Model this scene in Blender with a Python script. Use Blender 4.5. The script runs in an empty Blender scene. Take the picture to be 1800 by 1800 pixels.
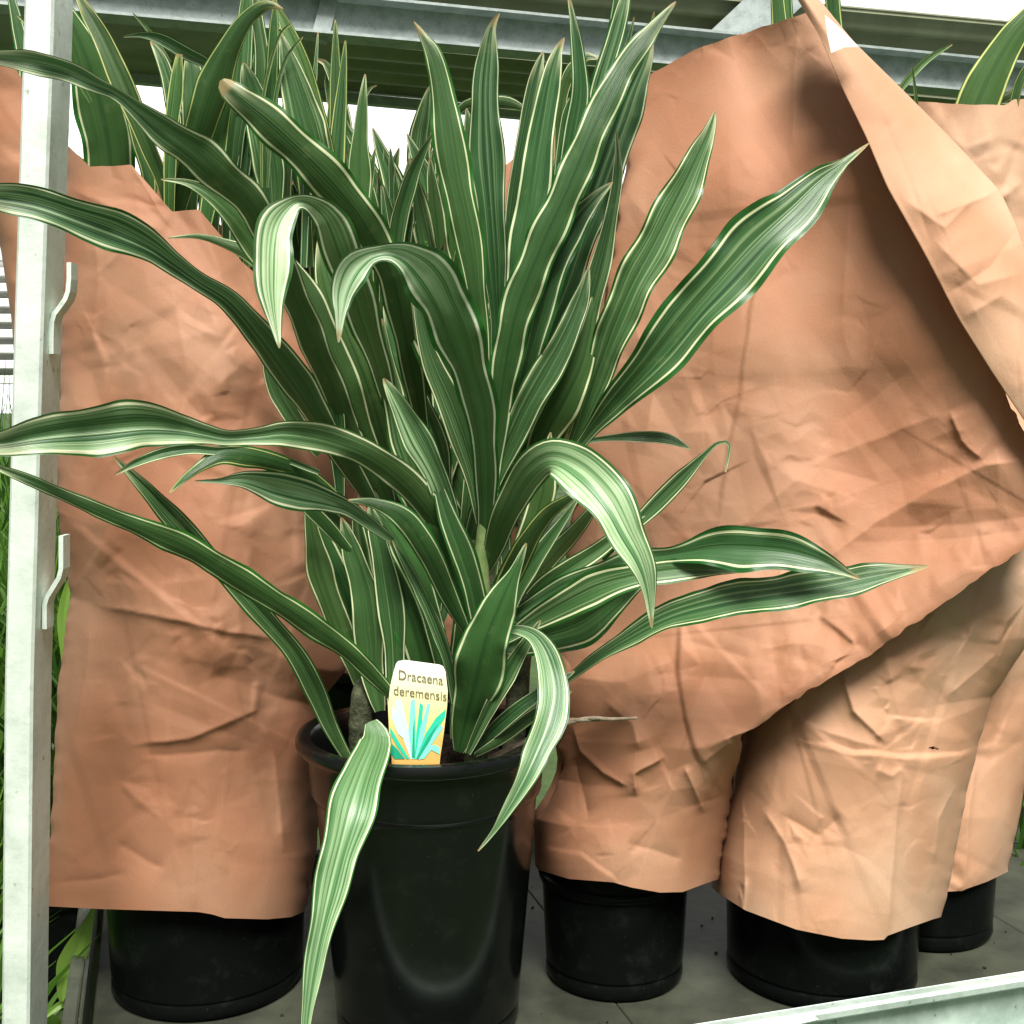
import bpy, math, random
import numpy as np
from mathutils import Vector

# ------------------------------------------------------------------ camera, sky, sun, exposure
S = bpy.context.scene
COL = S.collection
FPX, CAMZ, PITCH = 2100.0, 0.63, math.radians(4.9)
cam = bpy.data.objects.new('camera', bpy.data.cameras.new('camera'))
COL.objects.link(cam)
cam.location = (0, 0, CAMZ)
cam.rotation_euler = (math.pi / 2 - PITCH, 0, 0)
cam.data.sensor_width = 36
cam.data.lens = FPX / 1800 * 36
cam.data.clip_start = 0.02
cam.data.clip_end = 600
S.camera = cam
SUN_EL, SUN_AZ = math.radians(57), math.radians(8)     # azimuth: to the left of straight behind the camera
W = bpy.data.worlds.new('World'); S.world = W; W.use_nodes = True
nt = W.node_tree
bg = nt.nodes['Background']
sky = nt.nodes.new('ShaderNodeTexSky'); sky.sky_type = 'NISHITA'; sky.sun_disc = False
sky.sun_elevation = SUN_EL; sky.sun_rotation = math.pi - SUN_AZ
sky.air_density = 1.0; sky.dust_density = 6.0; sky.ozone_density = 0.6
hs = nt.nodes.new('ShaderNodeHueSaturation'); hs.inputs['Saturation'].default_value = 0.45
nt.links.new(sky.outputs[0], hs.inputs['Color'])
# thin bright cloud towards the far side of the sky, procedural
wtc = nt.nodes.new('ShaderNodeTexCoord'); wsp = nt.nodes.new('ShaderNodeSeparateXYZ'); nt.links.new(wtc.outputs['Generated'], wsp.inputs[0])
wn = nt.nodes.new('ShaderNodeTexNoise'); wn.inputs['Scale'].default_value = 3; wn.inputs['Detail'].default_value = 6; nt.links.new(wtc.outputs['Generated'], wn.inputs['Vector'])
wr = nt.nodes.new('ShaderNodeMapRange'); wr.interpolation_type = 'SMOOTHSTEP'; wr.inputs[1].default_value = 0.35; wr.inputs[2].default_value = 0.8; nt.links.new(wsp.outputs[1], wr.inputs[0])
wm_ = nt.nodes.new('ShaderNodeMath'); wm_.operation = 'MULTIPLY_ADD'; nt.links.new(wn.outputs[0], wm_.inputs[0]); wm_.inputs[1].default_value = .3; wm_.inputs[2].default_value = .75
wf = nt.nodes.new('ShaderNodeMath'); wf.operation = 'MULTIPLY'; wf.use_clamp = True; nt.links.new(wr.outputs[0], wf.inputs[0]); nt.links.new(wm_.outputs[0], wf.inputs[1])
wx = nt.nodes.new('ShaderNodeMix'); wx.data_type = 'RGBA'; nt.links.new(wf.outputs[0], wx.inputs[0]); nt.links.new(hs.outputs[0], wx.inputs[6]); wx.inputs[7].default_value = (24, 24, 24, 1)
# overcast near sky dimmed, with a bright strip added low left for pot highlight
def wmath(op, a, b=None, clamp=False):
    x = nt.nodes.new('ShaderNodeMath'); x.operation = op; x.use_clamp = clamp
    for i, v in enumerate((a, b)):
        if v is None: continue
        if isinstance(v, (int, float)): x.inputs[i].default_value = v
        else: nt.links.new(v, x.inputs[i])
    return x.outputs[0]
az = wmath('ARCTAN2', wsp.outputs[0], wmath('MULTIPLY', wsp.outputs[1], -1))
q = wmath('DIVIDE', wmath('ADD', az, .60), .055); q = wmath('SUBTRACT', 1, wmath('MULTIPLY', q, q), True)
el = nt.nodes.new('ShaderNodeMapRange'); el.interpolation_type = 'SMOOTHSTEP'; el.inputs[1].default_value = -.02; el.inputs[2].default_value = .10; nt.links.new(wsp.outputs[2], el.inputs[0])
el2 = nt.nodes.new('ShaderNodeMapRange'); el2.interpolation_type = 'SMOOTHSTEP'; el2.inputs[1].default_value = .55; el2.inputs[2].default_value = .35; nt.links.new(wsp.outputs[2], el2.inputs[0])
added_strip = wmath('MULTIPLY', q, wmath('MULTIPLY', el.outputs[0], el2.outputs[0]))
nr = nt.nodes.new('ShaderNodeMapRange'); nr.interpolation_type = 'SMOOTHSTEP'; nr.inputs[1].default_value = .1; nr.inputs[2].default_value = -.6; nr.inputs[3].default_value = 1.0; nr.inputs[4].default_value = .62; nt.links.new(wsp.outputs[1], nr.inputs[0])
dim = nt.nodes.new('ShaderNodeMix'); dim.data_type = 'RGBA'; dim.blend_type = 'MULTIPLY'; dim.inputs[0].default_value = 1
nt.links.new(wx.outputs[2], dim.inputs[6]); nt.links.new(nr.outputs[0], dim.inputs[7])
with_strip = nt.nodes.new('ShaderNodeMix'); with_strip.data_type = 'RGBA'; nt.links.new(added_strip, with_strip.inputs[0]); nt.links.new(dim.outputs[2], with_strip.inputs[6]); with_strip.inputs[7].default_value = (44, 46, 48, 1)
nt.links.new(with_strip.outputs[2], bg.inputs[0])
bg.inputs[1].default_value = 0.042
sl = bpy.data.lights.new('sun', 'SUN'); sl.energy = 4.2; sl.angle = math.radians(24); sl.color = (1, 0.96, 0.9)
so = bpy.data.objects.new('sun', sl); COL.objects.link(so)
d = Vector((math.sin(SUN_AZ) * math.cos(SUN_EL), -math.cos(SUN_AZ) * math.cos(SUN_EL), math.sin(SUN_EL)))
so.rotation_euler = d.to_track_quat('Z', 'Y').to_euler(); so.location = d * 5
S.view_settings.view_transform = 'Standard'; S.view_settings.look = 'None'
S.view_settings.gamma = 1; S.view_settings.exposure = 1.02

# ------------------------------------------------------------------ helpers
def P(x, y, Y):
    """the point of the place seen at photo pixel (x, y) when it stands Y metres in front of the lens"""
    x = np.asarray(x, float); y = np.asarray(y, float); Y = np.asarray(Y, float)
    dx = (x - 900) / FPX; dy = -(y - 900) / FPX
    vy = math.cos(PITCH) + dy * math.sin(PITCH); vz = -math.sin(PITCH) + dy * math.cos(PITCH)
    t = Y / vy
    return np.stack([dx * t, Y + 0 * t, CAMZ + vz * t], -1)

def mesh(name, v, f, mats=(), parent=None, smooth=True, uv=None, attrs=None, mi=None):
    me = bpy.data.meshes.new(name)
    v = np.asarray(v, float)
    me.from_pydata(v.tolist(), [], [tuple(int(i) for i in q) for q in f])
    for m in (mats if isinstance(mats, (list, tuple)) else [mats]): me.materials.append(m)
    if smooth: me.polygons.foreach_set('use_smooth', [True] * len(me.polygons))
    if mi is not None: me.polygons.foreach_set('material_index', mi)
    if uv is not None:
        l = me.uv_layers.new(name='UVMap')
        idx = np.empty(len(me.loops), np.int32); me.loops.foreach_get('vertex_index', idx)
        l.data.foreach_set('uv', np.asarray(uv, np.float32)[idx].ravel())
    for k, a in (attrs or {}).items():
        at = me.attributes.new(k, 'FLOAT', 'POINT'); at.data.foreach_set('value', np.asarray(a, np.float32))
    me.update()
    o = bpy.data.objects.new(name, me); COL.objects.link(o)
    if parent is not None: o.parent = parent
    return o

def tag(o, label=None, cat=None, group=None, kind=None):
    if label: o['label'] = label
    if cat: o['category'] = cat
    if group: o['group'] = group
    if kind: o['kind'] = kind
    return o

def empty(name, loc, label, cat, group=None):
    o = bpy.data.objects.new(name, None); COL.objects.link(o)
    o['loc'] = [float(a) for a in loc]
    o.empty_display_size = 0.05
    return tag(o, label, cat, group)

def settle():
    """put every Empty at the base of its thing without moving its parts"""
    bpy.context.view_layer.update()
    for o in list(S.objects):
        if o.type == 'EMPTY' and 'loc' in o.keys():
            L = Vector(o['loc']); del o['loc']
            o.location = L
            for c in o.children:
                if c.type == 'MESH' and c.data.users == 1:
                    c.data.transform(__import__('mathutils').Matrix.Translation(-L))
                    for g in c.children: pass
                    fix_sub(c, L)

def fix_sub(c, L):
    for g in c.children:
        if g.type == 'MESH':
            g.data.transform(__import__('mathutils').Matrix.Translation(-L)); fix_sub(g, L)

def grid_faces(n, m, wrap=False):
    """n rows by m columns"""
    q = []
    mm = m if wrap else m - 1
    for i in range(n - 1):
        for j in range(mm):
            a = i * m + j; b = i * m + (j + 1) % m
            q.append((a, b, b + m, a + m))
    return q

class MB:
    def __init__(s): s.v = []; s.f = []
    def add(s, v, f):
        k = len(s.v); s.v += [tuple(map(float, p)) for p in v]; s.f += [tuple(i + k for i in q) for q in f]
    def box(s, c, sx, sy, sz, rz=0, bev=0.0, M=None):
        c = np.array(c, float)
        b = min(bev, sx / 2.1, sy / 2.1, sz / 2.1)
        if b <= 0:
            p = np.array([[x, y, z] for z in (-sz / 2, sz / 2) for y in (-sy / 2, sy / 2) for x in (-sx / 2, sx / 2)])
            f = [(0, 2, 3, 1), (4, 5, 7, 6), (0, 1, 5, 4), (2, 6, 7, 3), (0, 4, 6, 2), (1, 3, 7, 5)]
        else:
            prof = [(-sx / 2 + b, -sy / 2), (sx / 2 - b, -sy / 2), (sx / 2, -sy / 2 + b), (sx / 2, sy / 2 - b), (sx / 2 - b, sy / 2), (-sx / 2 + b, sy / 2), (-sx / 2, sy / 2 - b), (-sx / 2, -sy / 2 + b)]
            pr2 = [(x * (1 - 2 * b / sx), y * (1 - 2 * b / sy)) for x, y in prof]
            p = np.array([(x, y, -sz / 2) for x, y in pr2] + [(x, y, -sz / 2 + b) for x, y in prof] + [(x, y, sz / 2 - b) for x, y in prof] + [(x, y, sz / 2) for x, y in pr2])
            f = [tuple(range(7, -1, -1)), tuple(range(24, 32))]
            for k in range(3):
                for i in range(8): f.append((k * 8 + i, k * 8 + (i + 1) % 8, k * 8 + 8 + (i + 1) % 8, k * 8 + 8 + i))
        if M is not None: p = p @ np.array(M).T
        cr, sr = math.cos(rz), math.sin(rz)
        p = p @ np.array([[cr, sr, 0], [-sr, cr, 0], [0, 0, 1]])
        s.add(p + c, f)
    def beam(s, a, b, w, h):
        """box from a to b, w wide, h high"""
        a = np.array(a, float); b = np.array(b, float); t = b - a; t /= np.linalg.norm(t)
        up = np.array([0, 0, 1.0]); sd = np.cross(t, up)
        if np.linalg.norm(sd) < 1e-3: sd = np.array([1.0, 0, 0])
        sd /= np.linalg.norm(sd); up = np.cross(sd, t)
        p = [e + sd * i * w / 2 + up * j * h / 2 for e in (a, b) for i, j in ((-1, -1), (1, -1), (1, 1), (-1, 1))]
        s.add(p, [(3, 2, 1, 0), (4, 5, 6, 7)] + [(i, (i + 1) % 4, 4 + (i + 1) % 4, 4 + i) for i in range(4)])
    def tube(s, pts, rads, n=12):
        pts = np.array(pts, float); k = len(s.v); N = len(pts)
        for i in range(N):
            t = pts[min(i + 1, N - 1)] - pts[max(i - 1, 0)]; t /= np.linalg.norm(t)
            a = np.cross(t, (0.3, 1, 0.1)); a /= np.linalg.norm(a); b = np.cross(t, a)
            for j in range(n):
                an = 2 * math.pi * j / n
                s.v.append(tuple(pts[i] + rads[i] * (a * math.cos(an) + b * math.sin(an))))
        for i in range(N - 1):
            for j in range(n):
                s.f.append((k + i * n + j, k + i * n + (j + 1) % n, k + (i + 1) * n + (j + 1) % n, k + (i + 1) * n + j))
        s.f.append(tuple(k + j for j in range(n))[::-1]); s.f.append(tuple(k + (N - 1) * n + j for j in range(n)))
    def lathe(s, c, prof, n=96, fn=None):
        k = len(s.v)
        for r, z in prof:
            for j in range(n):
                a = 2 * math.pi * j / n
                rr = r * (1 + (fn(a, z) if fn else 0))
                s.v.append((c[0] + rr * math.cos(a), c[1] + rr * math.sin(a), c[2] + z))
        for i in range(len(prof) - 1):
            for j in range(n):
                s.f.append((k + i * n + j, k + i * n + (j + 1) % n, k + (i + 1) * n + (j + 1) % n, k + (i + 1) * n + j))
    def build(s, name, mat, parent=None, smooth=False): return mesh(name, s.v, s.f, mat, parent, smooth)

def shade_auto(o, ang=35):
    me = o.data
    me.polygons.foreach_set('use_smooth', [True] * len(me.polygons))
    import bmesh
    bm = bmesh.new(); bm.from_mesh(me)
    for e in bm.edges:
        if len(e.link_faces) == 2 and e.calc_face_angle(0) > math.radians(ang): e.smooth = False
    bm.to_mesh(me); bm.free()
    return o

# numpy gradient noise
def noise2(x, y, seed=0):
    rs = np.random.RandomState(seed); n = 256
    ang = rs.rand(n, n) * 2 * np.pi; gx = np.cos(ang); gy = np.sin(ang)
    xi = np.floor(x).astype(int); yi = np.floor(y).astype(int); xf = x - xi; yf = y - yi
    u = xf * xf * xf * (xf * (xf * 6 - 15) + 10); v = yf * yf * yf * (yf * (yf * 6 - 15) + 10)
    def g(i, j):
        a = (xi + i) % n; b = (yi + j) % n
        return gx[a, b] * (xf - i) + gy[a, b] * (yf - j)
    return ((g(0, 0) * (1 - u) + g(1, 0) * u) * (1 - v) + (g(0, 1) * (1 - u) + g(1, 1) * u) * v) * 1.5

def seg_dist(x, y, pts):
    """distance, signed side and end fade against a polyline"""
    best = np.full(x.shape, 1e9); side = np.zeros(x.shape); tt = np.zeros(x.shape)
    L = [0]
    for (a, b), (c, e) in zip(pts[:-1], pts[1:]): L.append(L[-1] + math.hypot(c - a, e - b))
    for k, ((a, b), (c, e)) in enumerate(zip(pts[:-1], pts[1:])):
        dx, dy = c - a, e - b; l2 = dx * dx + dy * dy
        t = np.clip(((x - a) * dx + (y - b) * dy) / l2, 0, 1)
        px, py = a + t * dx, b + t * dy
        dd = np.hypot(x - px, y - py); cr = dx * (y - b) - dy * (x - a)
        m = dd < best
        best = np.where(m, dd, best); side = np.where(m, np.sign(cr), side); tt = np.where(m, (L[k] + t * (L[k + 1] - L[k])) / L[-1], tt)
    return best, side, tt

# ------------------------------------------------------------------ materials
def newmat(name):
    m = bpy.data.materials.new(name); m.use_nodes = True
    n = m.node_tree; b = n.nodes['Principled BSDF']
    return m, n, b
def N(n, t, **kw):
    x = n.nodes.new(t)
    for k, v in kw.items(): setattr(x, k, v)
    return x
def link(n, a, b): n.links.new(a, b)
def ramp(n, fac, stops):
    r = N(n, 'ShaderNodeValToRGB'); el = r.color_ramp.elements
    el[0].position = stops[0][0]; el[0].color = (*stops[0][1], 1)
    el[1].position = stops[-1][0]; el[1].color = (*stops[-1][1], 1)
    for p, c in stops[1:-1]:
        e = el.new(p); e.color = (*c, 1)
    link(n, fac, r.inputs[0]); return r.outputs[0]
def math_(n, op, a, b=None, c=None, clamp=False):
    x = N(n, 'ShaderNodeMath', operation=op, use_clamp=clamp)
    for i, v in enumerate((a, b, c)):
        if v is None: continue
        if isinstance(v, (int, float)): x.inputs[i].default_value = v
        else: link(n, v, x.inputs[i])
    return x.outputs[0]
def mixc(n, f, a, b):
    x = N(n, 'ShaderNodeMix', data_type='RGBA')
    for i, v in ((0, f), (6, a), (7, b)):
        if isinstance(v, (int, float)): x.inputs[i].default_value = v
        elif isinstance(v, tuple): x.inputs[i].default_value = (*v, 1)
        else: link(n, v, x.inputs[i])
    return x.outputs[2]
def noise_tex(n, scale, detail=4, rough=.55, vec=None, dist=0):
    x = N(n, 'ShaderNodeTexNoise'); x.inputs['Scale'].default_value = scale; x.inputs['Detail'].default_value = detail
    x.inputs['Roughness'].default_value = rough; x.inputs['Distortion'].default_value = dist
    if vec is None: vec = N(n, 'ShaderNodeTexCoord').outputs['Object']
    link(n, vec, x.inputs['Vector']); return x.outputs[0]
def bump(n, b, h, strength, dist=0.01):
    x = N(n, 'ShaderNodeBump'); x.inputs['Strength'].default_value = strength; x.inputs['Distance'].default_value = dist
    link(n, h, x.inputs['Height']); link(n, x.outputs[0], b.inputs['Normal']); return x
def sstep(n, x, a, b):
    r = N(n, 'ShaderNodeMapRange', interpolation_type='SMOOTHSTEP')
    r.inputs[1].default_value = a; r.inputs[2].default_value = b
    link(n, x, r.inputs[0]); return r.outputs[0]

def leaf_material(name, dark, mid, pale, cream, rough=.38, stripe=1.0, ua=(.036, .095, .020), ub=(.085, .16, .045), lo_=.48):
    """variegated blade: green edge, cream margin, streaked middle; attribute under = how much of the underside shows"""
    m, n, b = newmat(name)
    uvn = N(n, 'ShaderNodeUVMap'); uvn.uv_map = 'UVMap'
    sp = N(n, 'ShaderNodeSeparateXYZ'); link(n, uvn.outputs[0], sp.inputs[0])
    oi = N(n, 'ShaderNodeObjectInfo')
    at = N(n, 'ShaderNodeAttribute', attribute_name='under'); und = at.outputs['Fac']
    sd = N(n, 'ShaderNodeAttribute', attribute_name='seed'); rnd = sd.outputs['Fac']
    u, v = sp.outputs[0], sp.outputs[1]
    r50 = math_(n, 'MULTIPLY', rnd, 57.0)
    def strk(su, sv, off, det=2):
        c = N(n, 'ShaderNodeCombineXYZ')
        link(n, math_(n, 'MULTIPLY', u, su), c.inputs[0]); link(n, math_(n, 'MULTIPLY', v, sv), c.inputs[1]); link(n, math_(n, 'ADD', r50, off), c.inputs[2])
        return noise_tex(n, 1.0, det, .6, c.outputs[0])
    wob = strk(0.0, 5.0, 3.1)
    au = math_(n, 'ABSOLUTE', u)
    auw = math_(n, 'ADD', au, math_(n, 'MULTIPLY', math_(n, 'SUBTRACT', wob, .5), .10))
    s1 = strk(7.0, .55, 0.0, 3)
    s2 = strk(22.0, 1.3, 9.0, 2)
    st = math_(n, 'MULTIPLY', sstep(n, s1, lo_, lo_ + .16), stripe)
    st2 = math_(n, 'MULTIPLY', sstep(n, s2, .50, .66), .22 * stripe)
    keep = math_(n, 'SUBTRACT', 1.0, math_(n, 'MULTIPLY', und, .8))
    c0 = mixc(n, sstep(n, s1, .34, .46), dark, mid)
    c1 = mixc(n, math_(n, 'MULTIPLY', st, keep), c0, pale)
    c2 = mixc(n, math_(n, 'MULTIPLY', st2, keep), c1, pale)
    uc = mixc(n, math_(n, 'MULTIPLY', s2, .5), ua, ub)
    mr = math_(n, 'SUBTRACT', 1.0, sstep(n, au, 0.02, .16))
    uc = mixc(n, math_(n, 'MULTIPLY', mr, .6), uc, (dark[0], dark[1] * 1.1, dark[2] * .8))
    c3 = mixc(n, math_(n, 'MULTIPLY', und, .85), c2, uc)
    # cream margin line between ew and ew+cw
    ew = math_(n, 'SUBTRACT', .97, math_(n, 'MULTIPLY', rnd, .18))
    cw = math_(n, 'ADD', .062, math_(n, 'MULTIPLY', math_(n, 'FRACT', math_(n, 'MULTIPLY', rnd, 7.0)), .075))
    lo = math_(n, 'SUBTRACT', ew, cw)
    e1 = math_(n, 'SUBTRACT', auw, lo); e2 = math_(n, 'SUBTRACT', ew, auw)
    band = math_(n, 'MULTIPLY', sstep(n, e1, -.02, .03), sstep(n, e2, -.015, .02))
    tip = math_(n, 'MULTIPLY', sstep(n, v, .88, 1.0), .75)
    band = math_(n, 'MAXIMUM', band, math_(n, 'MULTIPLY', tip, sstep(n, au, .1, .6)))
    c4 = mixc(n, math_(n, 'MULTIPLY', band, .95), c3, cream)
    edge = sstep(n, math_(n, 'SUBTRACT', auw, ew), 0.0, .03)
    edgec = mixc(n, und, (.008, .085, .008), (.02, .13, .012))
    c5 = mixc(n, math_(n, 'MULTIPLY', edge, .9), c4, edgec)
    var = N(n, 'ShaderNodeHueSaturation')
    link(n, math_(n, 'ADD', .78, math_(n, 'MULTIPLY', math_(n, 'FRACT', math_(n, 'MULTIPLY', rnd, 13.0)), .42)), var.inputs['Value'])
    link(n, math_(n, 'ADD', .485, math_(n, 'MULTIPLY', math_(n, 'FRACT', math_(n, 'MULTIPLY', rnd, 5.0)), .03)), var.inputs['Hue'])
    link(n, c5, var.inputs['Color'])
    blot = noise_tex(n, 60, 3)
    c6 = mixc(n, math_(n, 'MULTIPLY', sstep(n, blot, .60, .75), .18), var.outputs[0], (.20, .24, .10))
    # dry brown tip
    drt = math_(n, 'MULTIPLY', sstep(n, math_(n, 'ADD', v, math_(n, 'MULTIPLY', math_(n, 'FRACT', math_(n, 'MULTIPLY', rnd, 11.0)), .025)), .975, .995), .85)
    c6 = mixc(n, drt, c6, (.35, .27, .12))
    link(n, c6, b.inputs['Base Color'])
    b.inputs['Roughness'].default_value = rough
    b.inputs['Specular IOR Level'].default_value = .6
    hgt = math_(n, 'ADD', math_(n, 'MULTIPLY', s2, .6), math_(n, 'MULTIPLY', s1, .8))
    bump(n, b, hgt, .45, .0022)
    tr = N(n, 'ShaderNodeBsdfTranslucent'); link(n, c6, tr.inputs[0])
    mx = N(n, 'ShaderNodeMixShader'); mx.inputs[0].default_value = .16
    link(n, b.outputs[0], mx.inputs[1]); link(n, tr.outputs[0], mx.inputs[2])
    link(n, mx.outputs[0], n.nodes['Material Output'].inputs[0])
    return m
M_LEAF = leaf_material('variegated_leaf', (.009, .042, .012), (.034, .105, .028), (.17, .27, .12), (.70, .74, .45), lo_=.525)
M_LEAFP = leaf_material('lit_variegated_leaf', (.05, .16, .05), (.15, .32, .12), (.46, .62, .38), (.80, .84, .66), lo_=.40, stripe=1.1)  # leaf copy with the light on the bent tips put into the colour
M_LEAFM = leaf_material('half_lit_variegated_leaf', (.022, .085, .028), (.070, .19, .065), (.30, .45, .24), (.74, .78, .52), lo_=.44)  # milder copy, brightness of lit leaves put into the colour
M_LEAFY = leaf_material('yellow_edged_leaf', (.014, .055, .012), (.045, .12, .03), (.14, .26, .08), (.60, .62, .22), stripe=.6)

def paper_material(name, col, tone=1.0):
    m, n, b = newmat(name)
    big = noise_tex(n, 5, 3, .5); mid_ = noise_tex(n, 22, 5, .6); fine = noise_tex(n, 420, 3, .7)
    c = mixc(n, sstep(n, big, .35, .68), tuple(v * k for v, k in zip(col, (.90, .74, .66))), tuple(v * k for v, k in zip(col, (1.05, 1.08, 1.10))))
    c = mixc(n, math_(n, 'MULTIPLY', sstep(n, mid_, .45, .75), .25), c, tuple(v * .82 for v in col))
    tc = N(n, 'ShaderNodeTexCoord'); mp = N(n, 'ShaderNodeMapping'); mp.inputs['Scale'].default_value = (900, 900, 90)
    link(n, tc.outputs['Object'], mp.inputs[0])
    fib = noise_tex(n, 1.0, 2, .6, mp.outputs[0])
    c = mixc(n, math_(n, 'MULTIPLY', sstep(n, fib, .4, .8), .16), c, tuple(v * .68 for v in col))
    sp = noise_tex(n, 900, 1)
    c = mixc(n, math_(n, 'MULTIPLY', sstep(n, sp, .68, .76), .35), c, tuple(v * .45 for v in col))
    link(n, c, b.inputs['Base Color'])
    b.inputs['Roughness'].default_value = .66; b.inputs['Specular IOR Level'].default_value = .28
    h = math_(n, 'ADD', math_(n, 'MULTIPLY', fine, .25), math_(n, 'ADD', math_(n, 'MULTIPLY', mid_, .5), math_(n, 'MULTIPLY', fib, .25)))
    bump(n, b, h, .35, .0025)
    tr = N(n, 'ShaderNodeBsdfTranslucent'); link(n, c, tr.inputs[0])
    mx = N(n, 'ShaderNodeMixShader'); mx.inputs[0].default_value = .06
    link(n, b.outputs[0], mx.inputs[1]); link(n, tr.outputs[0], mx.inputs[2])
    link(n, mx.outputs[0], n.nodes['Material Output'].inputs[0])
    return m
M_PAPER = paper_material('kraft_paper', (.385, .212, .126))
M_PAPERA = paper_material('shaded_kraft_paper', (.33, .175, .103))  # kraft paper for the left wrap, its shade put into the colour
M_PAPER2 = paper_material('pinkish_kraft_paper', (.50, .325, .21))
M_PAPERIN = paper_material('paper_white_side', (.78, .76, .74))

def plastic():
    m, n, b = newmat('black_plastic')
    c = mixc(n, sstep(n, noise_tex(n, 35, 5, .7), .5, .8), (.003, .004, .0035), (.008, .010, .008))
    c = mixc(n, math_(n, 'MULTIPLY', sstep(n, noise_tex(n, 260, 3, .6), .68, .76), .12), c, (.16, .15, .12))
    c = mixc(n, math_(n, 'MULTIPLY', sstep(n, noise_tex(n, 18, 6, .75), .58, .8), .05), c, (.12, .12, .10))
    link(n, c, b.inputs['Base Color']); b.inputs['Specular IOR Level'].default_value = .45
    r = math_(n, 'ADD', .10, math_(n, 'MULTIPLY', noise_tex(n, 28, 4, .7), .20)); link(n, r, b.inputs['Roughness'])
    bump(n, b, noise_tex(n, 5, 2), .04, .01)
    return m
M_POT = plastic()
M_POTF = plastic(); M_POTF.name = 'glossy_black_plastic'
_b = M_POT.node_tree.nodes['Principled BSDF']; _b.inputs['Specular IOR Level'].default_value = .06

def metal(name, c1, c2, rough=.5, metallic=.35, spots=(.25, .28, .24)):
    m, n, b = newmat(name)
    v = N(n, 'ShaderNodeTexVoronoi'); v.inputs['Scale'].default_value = 90
    tc = N(n, 'ShaderNodeTexCoord'); link(n, tc.outputs['Object'], v.inputs['Vector'])
    c = mixc(n, sstep(n, noise_tex(n, 16, 8, .7), .35, .72), c1, c2)
    c = mixc(n, math_(n, 'MULTIPLY', v.outputs['Distance'], .25), c, c2)
    c = mixc(n, sstep(n, noise_tex(n, 75, 4, .6), .64, .74), c, spots)
    link(n, c, b.inputs['Base Color']); b.inputs['Metallic'].default_value = metallic
    link(n, math_(n, 'ADD', rough - .1, math_(n, 'MULTIPLY', noise_tex(n, 50, 4), .25)), b.inputs['Roughness'])
    bump(n, b, noise_tex(n, 120, 4, .6), .25, .0015)
    return m
M_GALV = metal('galvanised_steel', (.76, .84, .77), (.50, .58, .51), .5, .35, (.30, .34, .28))
M_GALVD = metal('dark_galvanised_steel', (.10, .11, .075), (.06, .07, .05), .6, .3)  # dark olive steel; puts shade into the rear lip's colour
M_LIP = metal('stained_galvanised_lip', (.50, .60, .54), (.27, .35, .30), .5, .3, (.16, .18, .15))
M_BEAM = metal('dull_galvanised_beam', (.40, .45, .44), (.24, .29, .28), .6, .3, (.09, .11, .11))

def simple(name, c1, c2, scale, rough=.8, bs=.3, bd=.01, spec=.3):
    m, n, b = newmat(name)
    link(n, mixc(n, sstep(n, noise_tex(n, scale, 6, .65), .3, .7), c1, c2), b.inputs['Base Color'])
    b.inputs['Roughness'].default_value = rough; b.inputs['Specular IOR Level'].default_value = spec
    bump(n, b, noise_tex(n, scale * 4, 5), bs, bd)
    return m
M_DECK = simple('grey_green_deck_board', (.018, .021, .014), (.045, .050, .033), 12, .7, .3, .002)
M_ROOF = simple('olive_roof_sheet', (.15, .165, .10), (.22, .24, .155), 2.5, .65, .2, .003)
M_SOIL = simple('potting_soil', (.012, .008, .005), (.05, .032, .02), 90, .95, 1, .01)
M_GROUND = simple('grassy_ground', (.02, .04, .012), (.05, .085, .02), 3, .95, .8, .05)
M_STEM = simple('cane_bark', (.02, .028, .012), (.11, .12, .065), 60, .8, .6, .004)
M_NECK = simple('pale_stem_skin', (.16, .26, .08), (.30, .38, .16), 50, .6, .3, .002)
M_WHITE = simple('white_painted_slat', (.62, .64, .62), (.74, .76, .73), 6, .6, .1, .002)
M_BACK = simple('grey_weathered_board', (.5, .5, .48), (.6, .6, .58), 6)
M_TWIG = simple('dry_root', (.16, .12, .08), (.30, .25, .18), 80, .9, .6, .002)
M_STICK = simple('torn_white_sticker', (.75, .75, .74), (.85, .85, .83), 40, .6, .3, .001)
M_DARK = simple('dark_slit', (.01, .008, .006), (.02, .015, .01), 50)

def grass_mat(name, a, bb):
    m, n, b = newmat(name)
    sd = N(n, 'ShaderNodeAttribute', attribute_name='seed')
    c = mixc(n, sd.outputs['Fac'], a, bb)
    link(n, c, b.inputs['Base Color']); b.inputs['Roughness'].default_value = .45
    tr = N(n, 'ShaderNodeBsdfTranslucent'); link(n, c, tr.inputs[0])
    mx = N(n, 'ShaderNodeMixShader'); mx.inputs[0].default_value = .35
    link(n, b.outputs[0], mx.inputs[1]); link(n, tr.outputs[0], mx.inputs[2]); link(n, mx.outputs[0], n.nodes['Material Output'].inputs[0])
    return m
M_GRASS = grass_mat('grass_blade', (.015, .06, .008), (.12, .27, .025))

# ------------------------------------------------------------------ the setting
def plane_quad(name, pts, mat): return mesh(name, pts, [(0, 1, 2, 3)], mat, None, False)
GZ = -0.28
g = plane_quad('ground', [(-150, -60, GZ), (150, -60, GZ), (150, 300, GZ), (-150, 300, GZ)], M_GROUND)
tag(g, 'dark grassy ground behind and below the plant trolley', 'ground', kind='structure')

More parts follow.
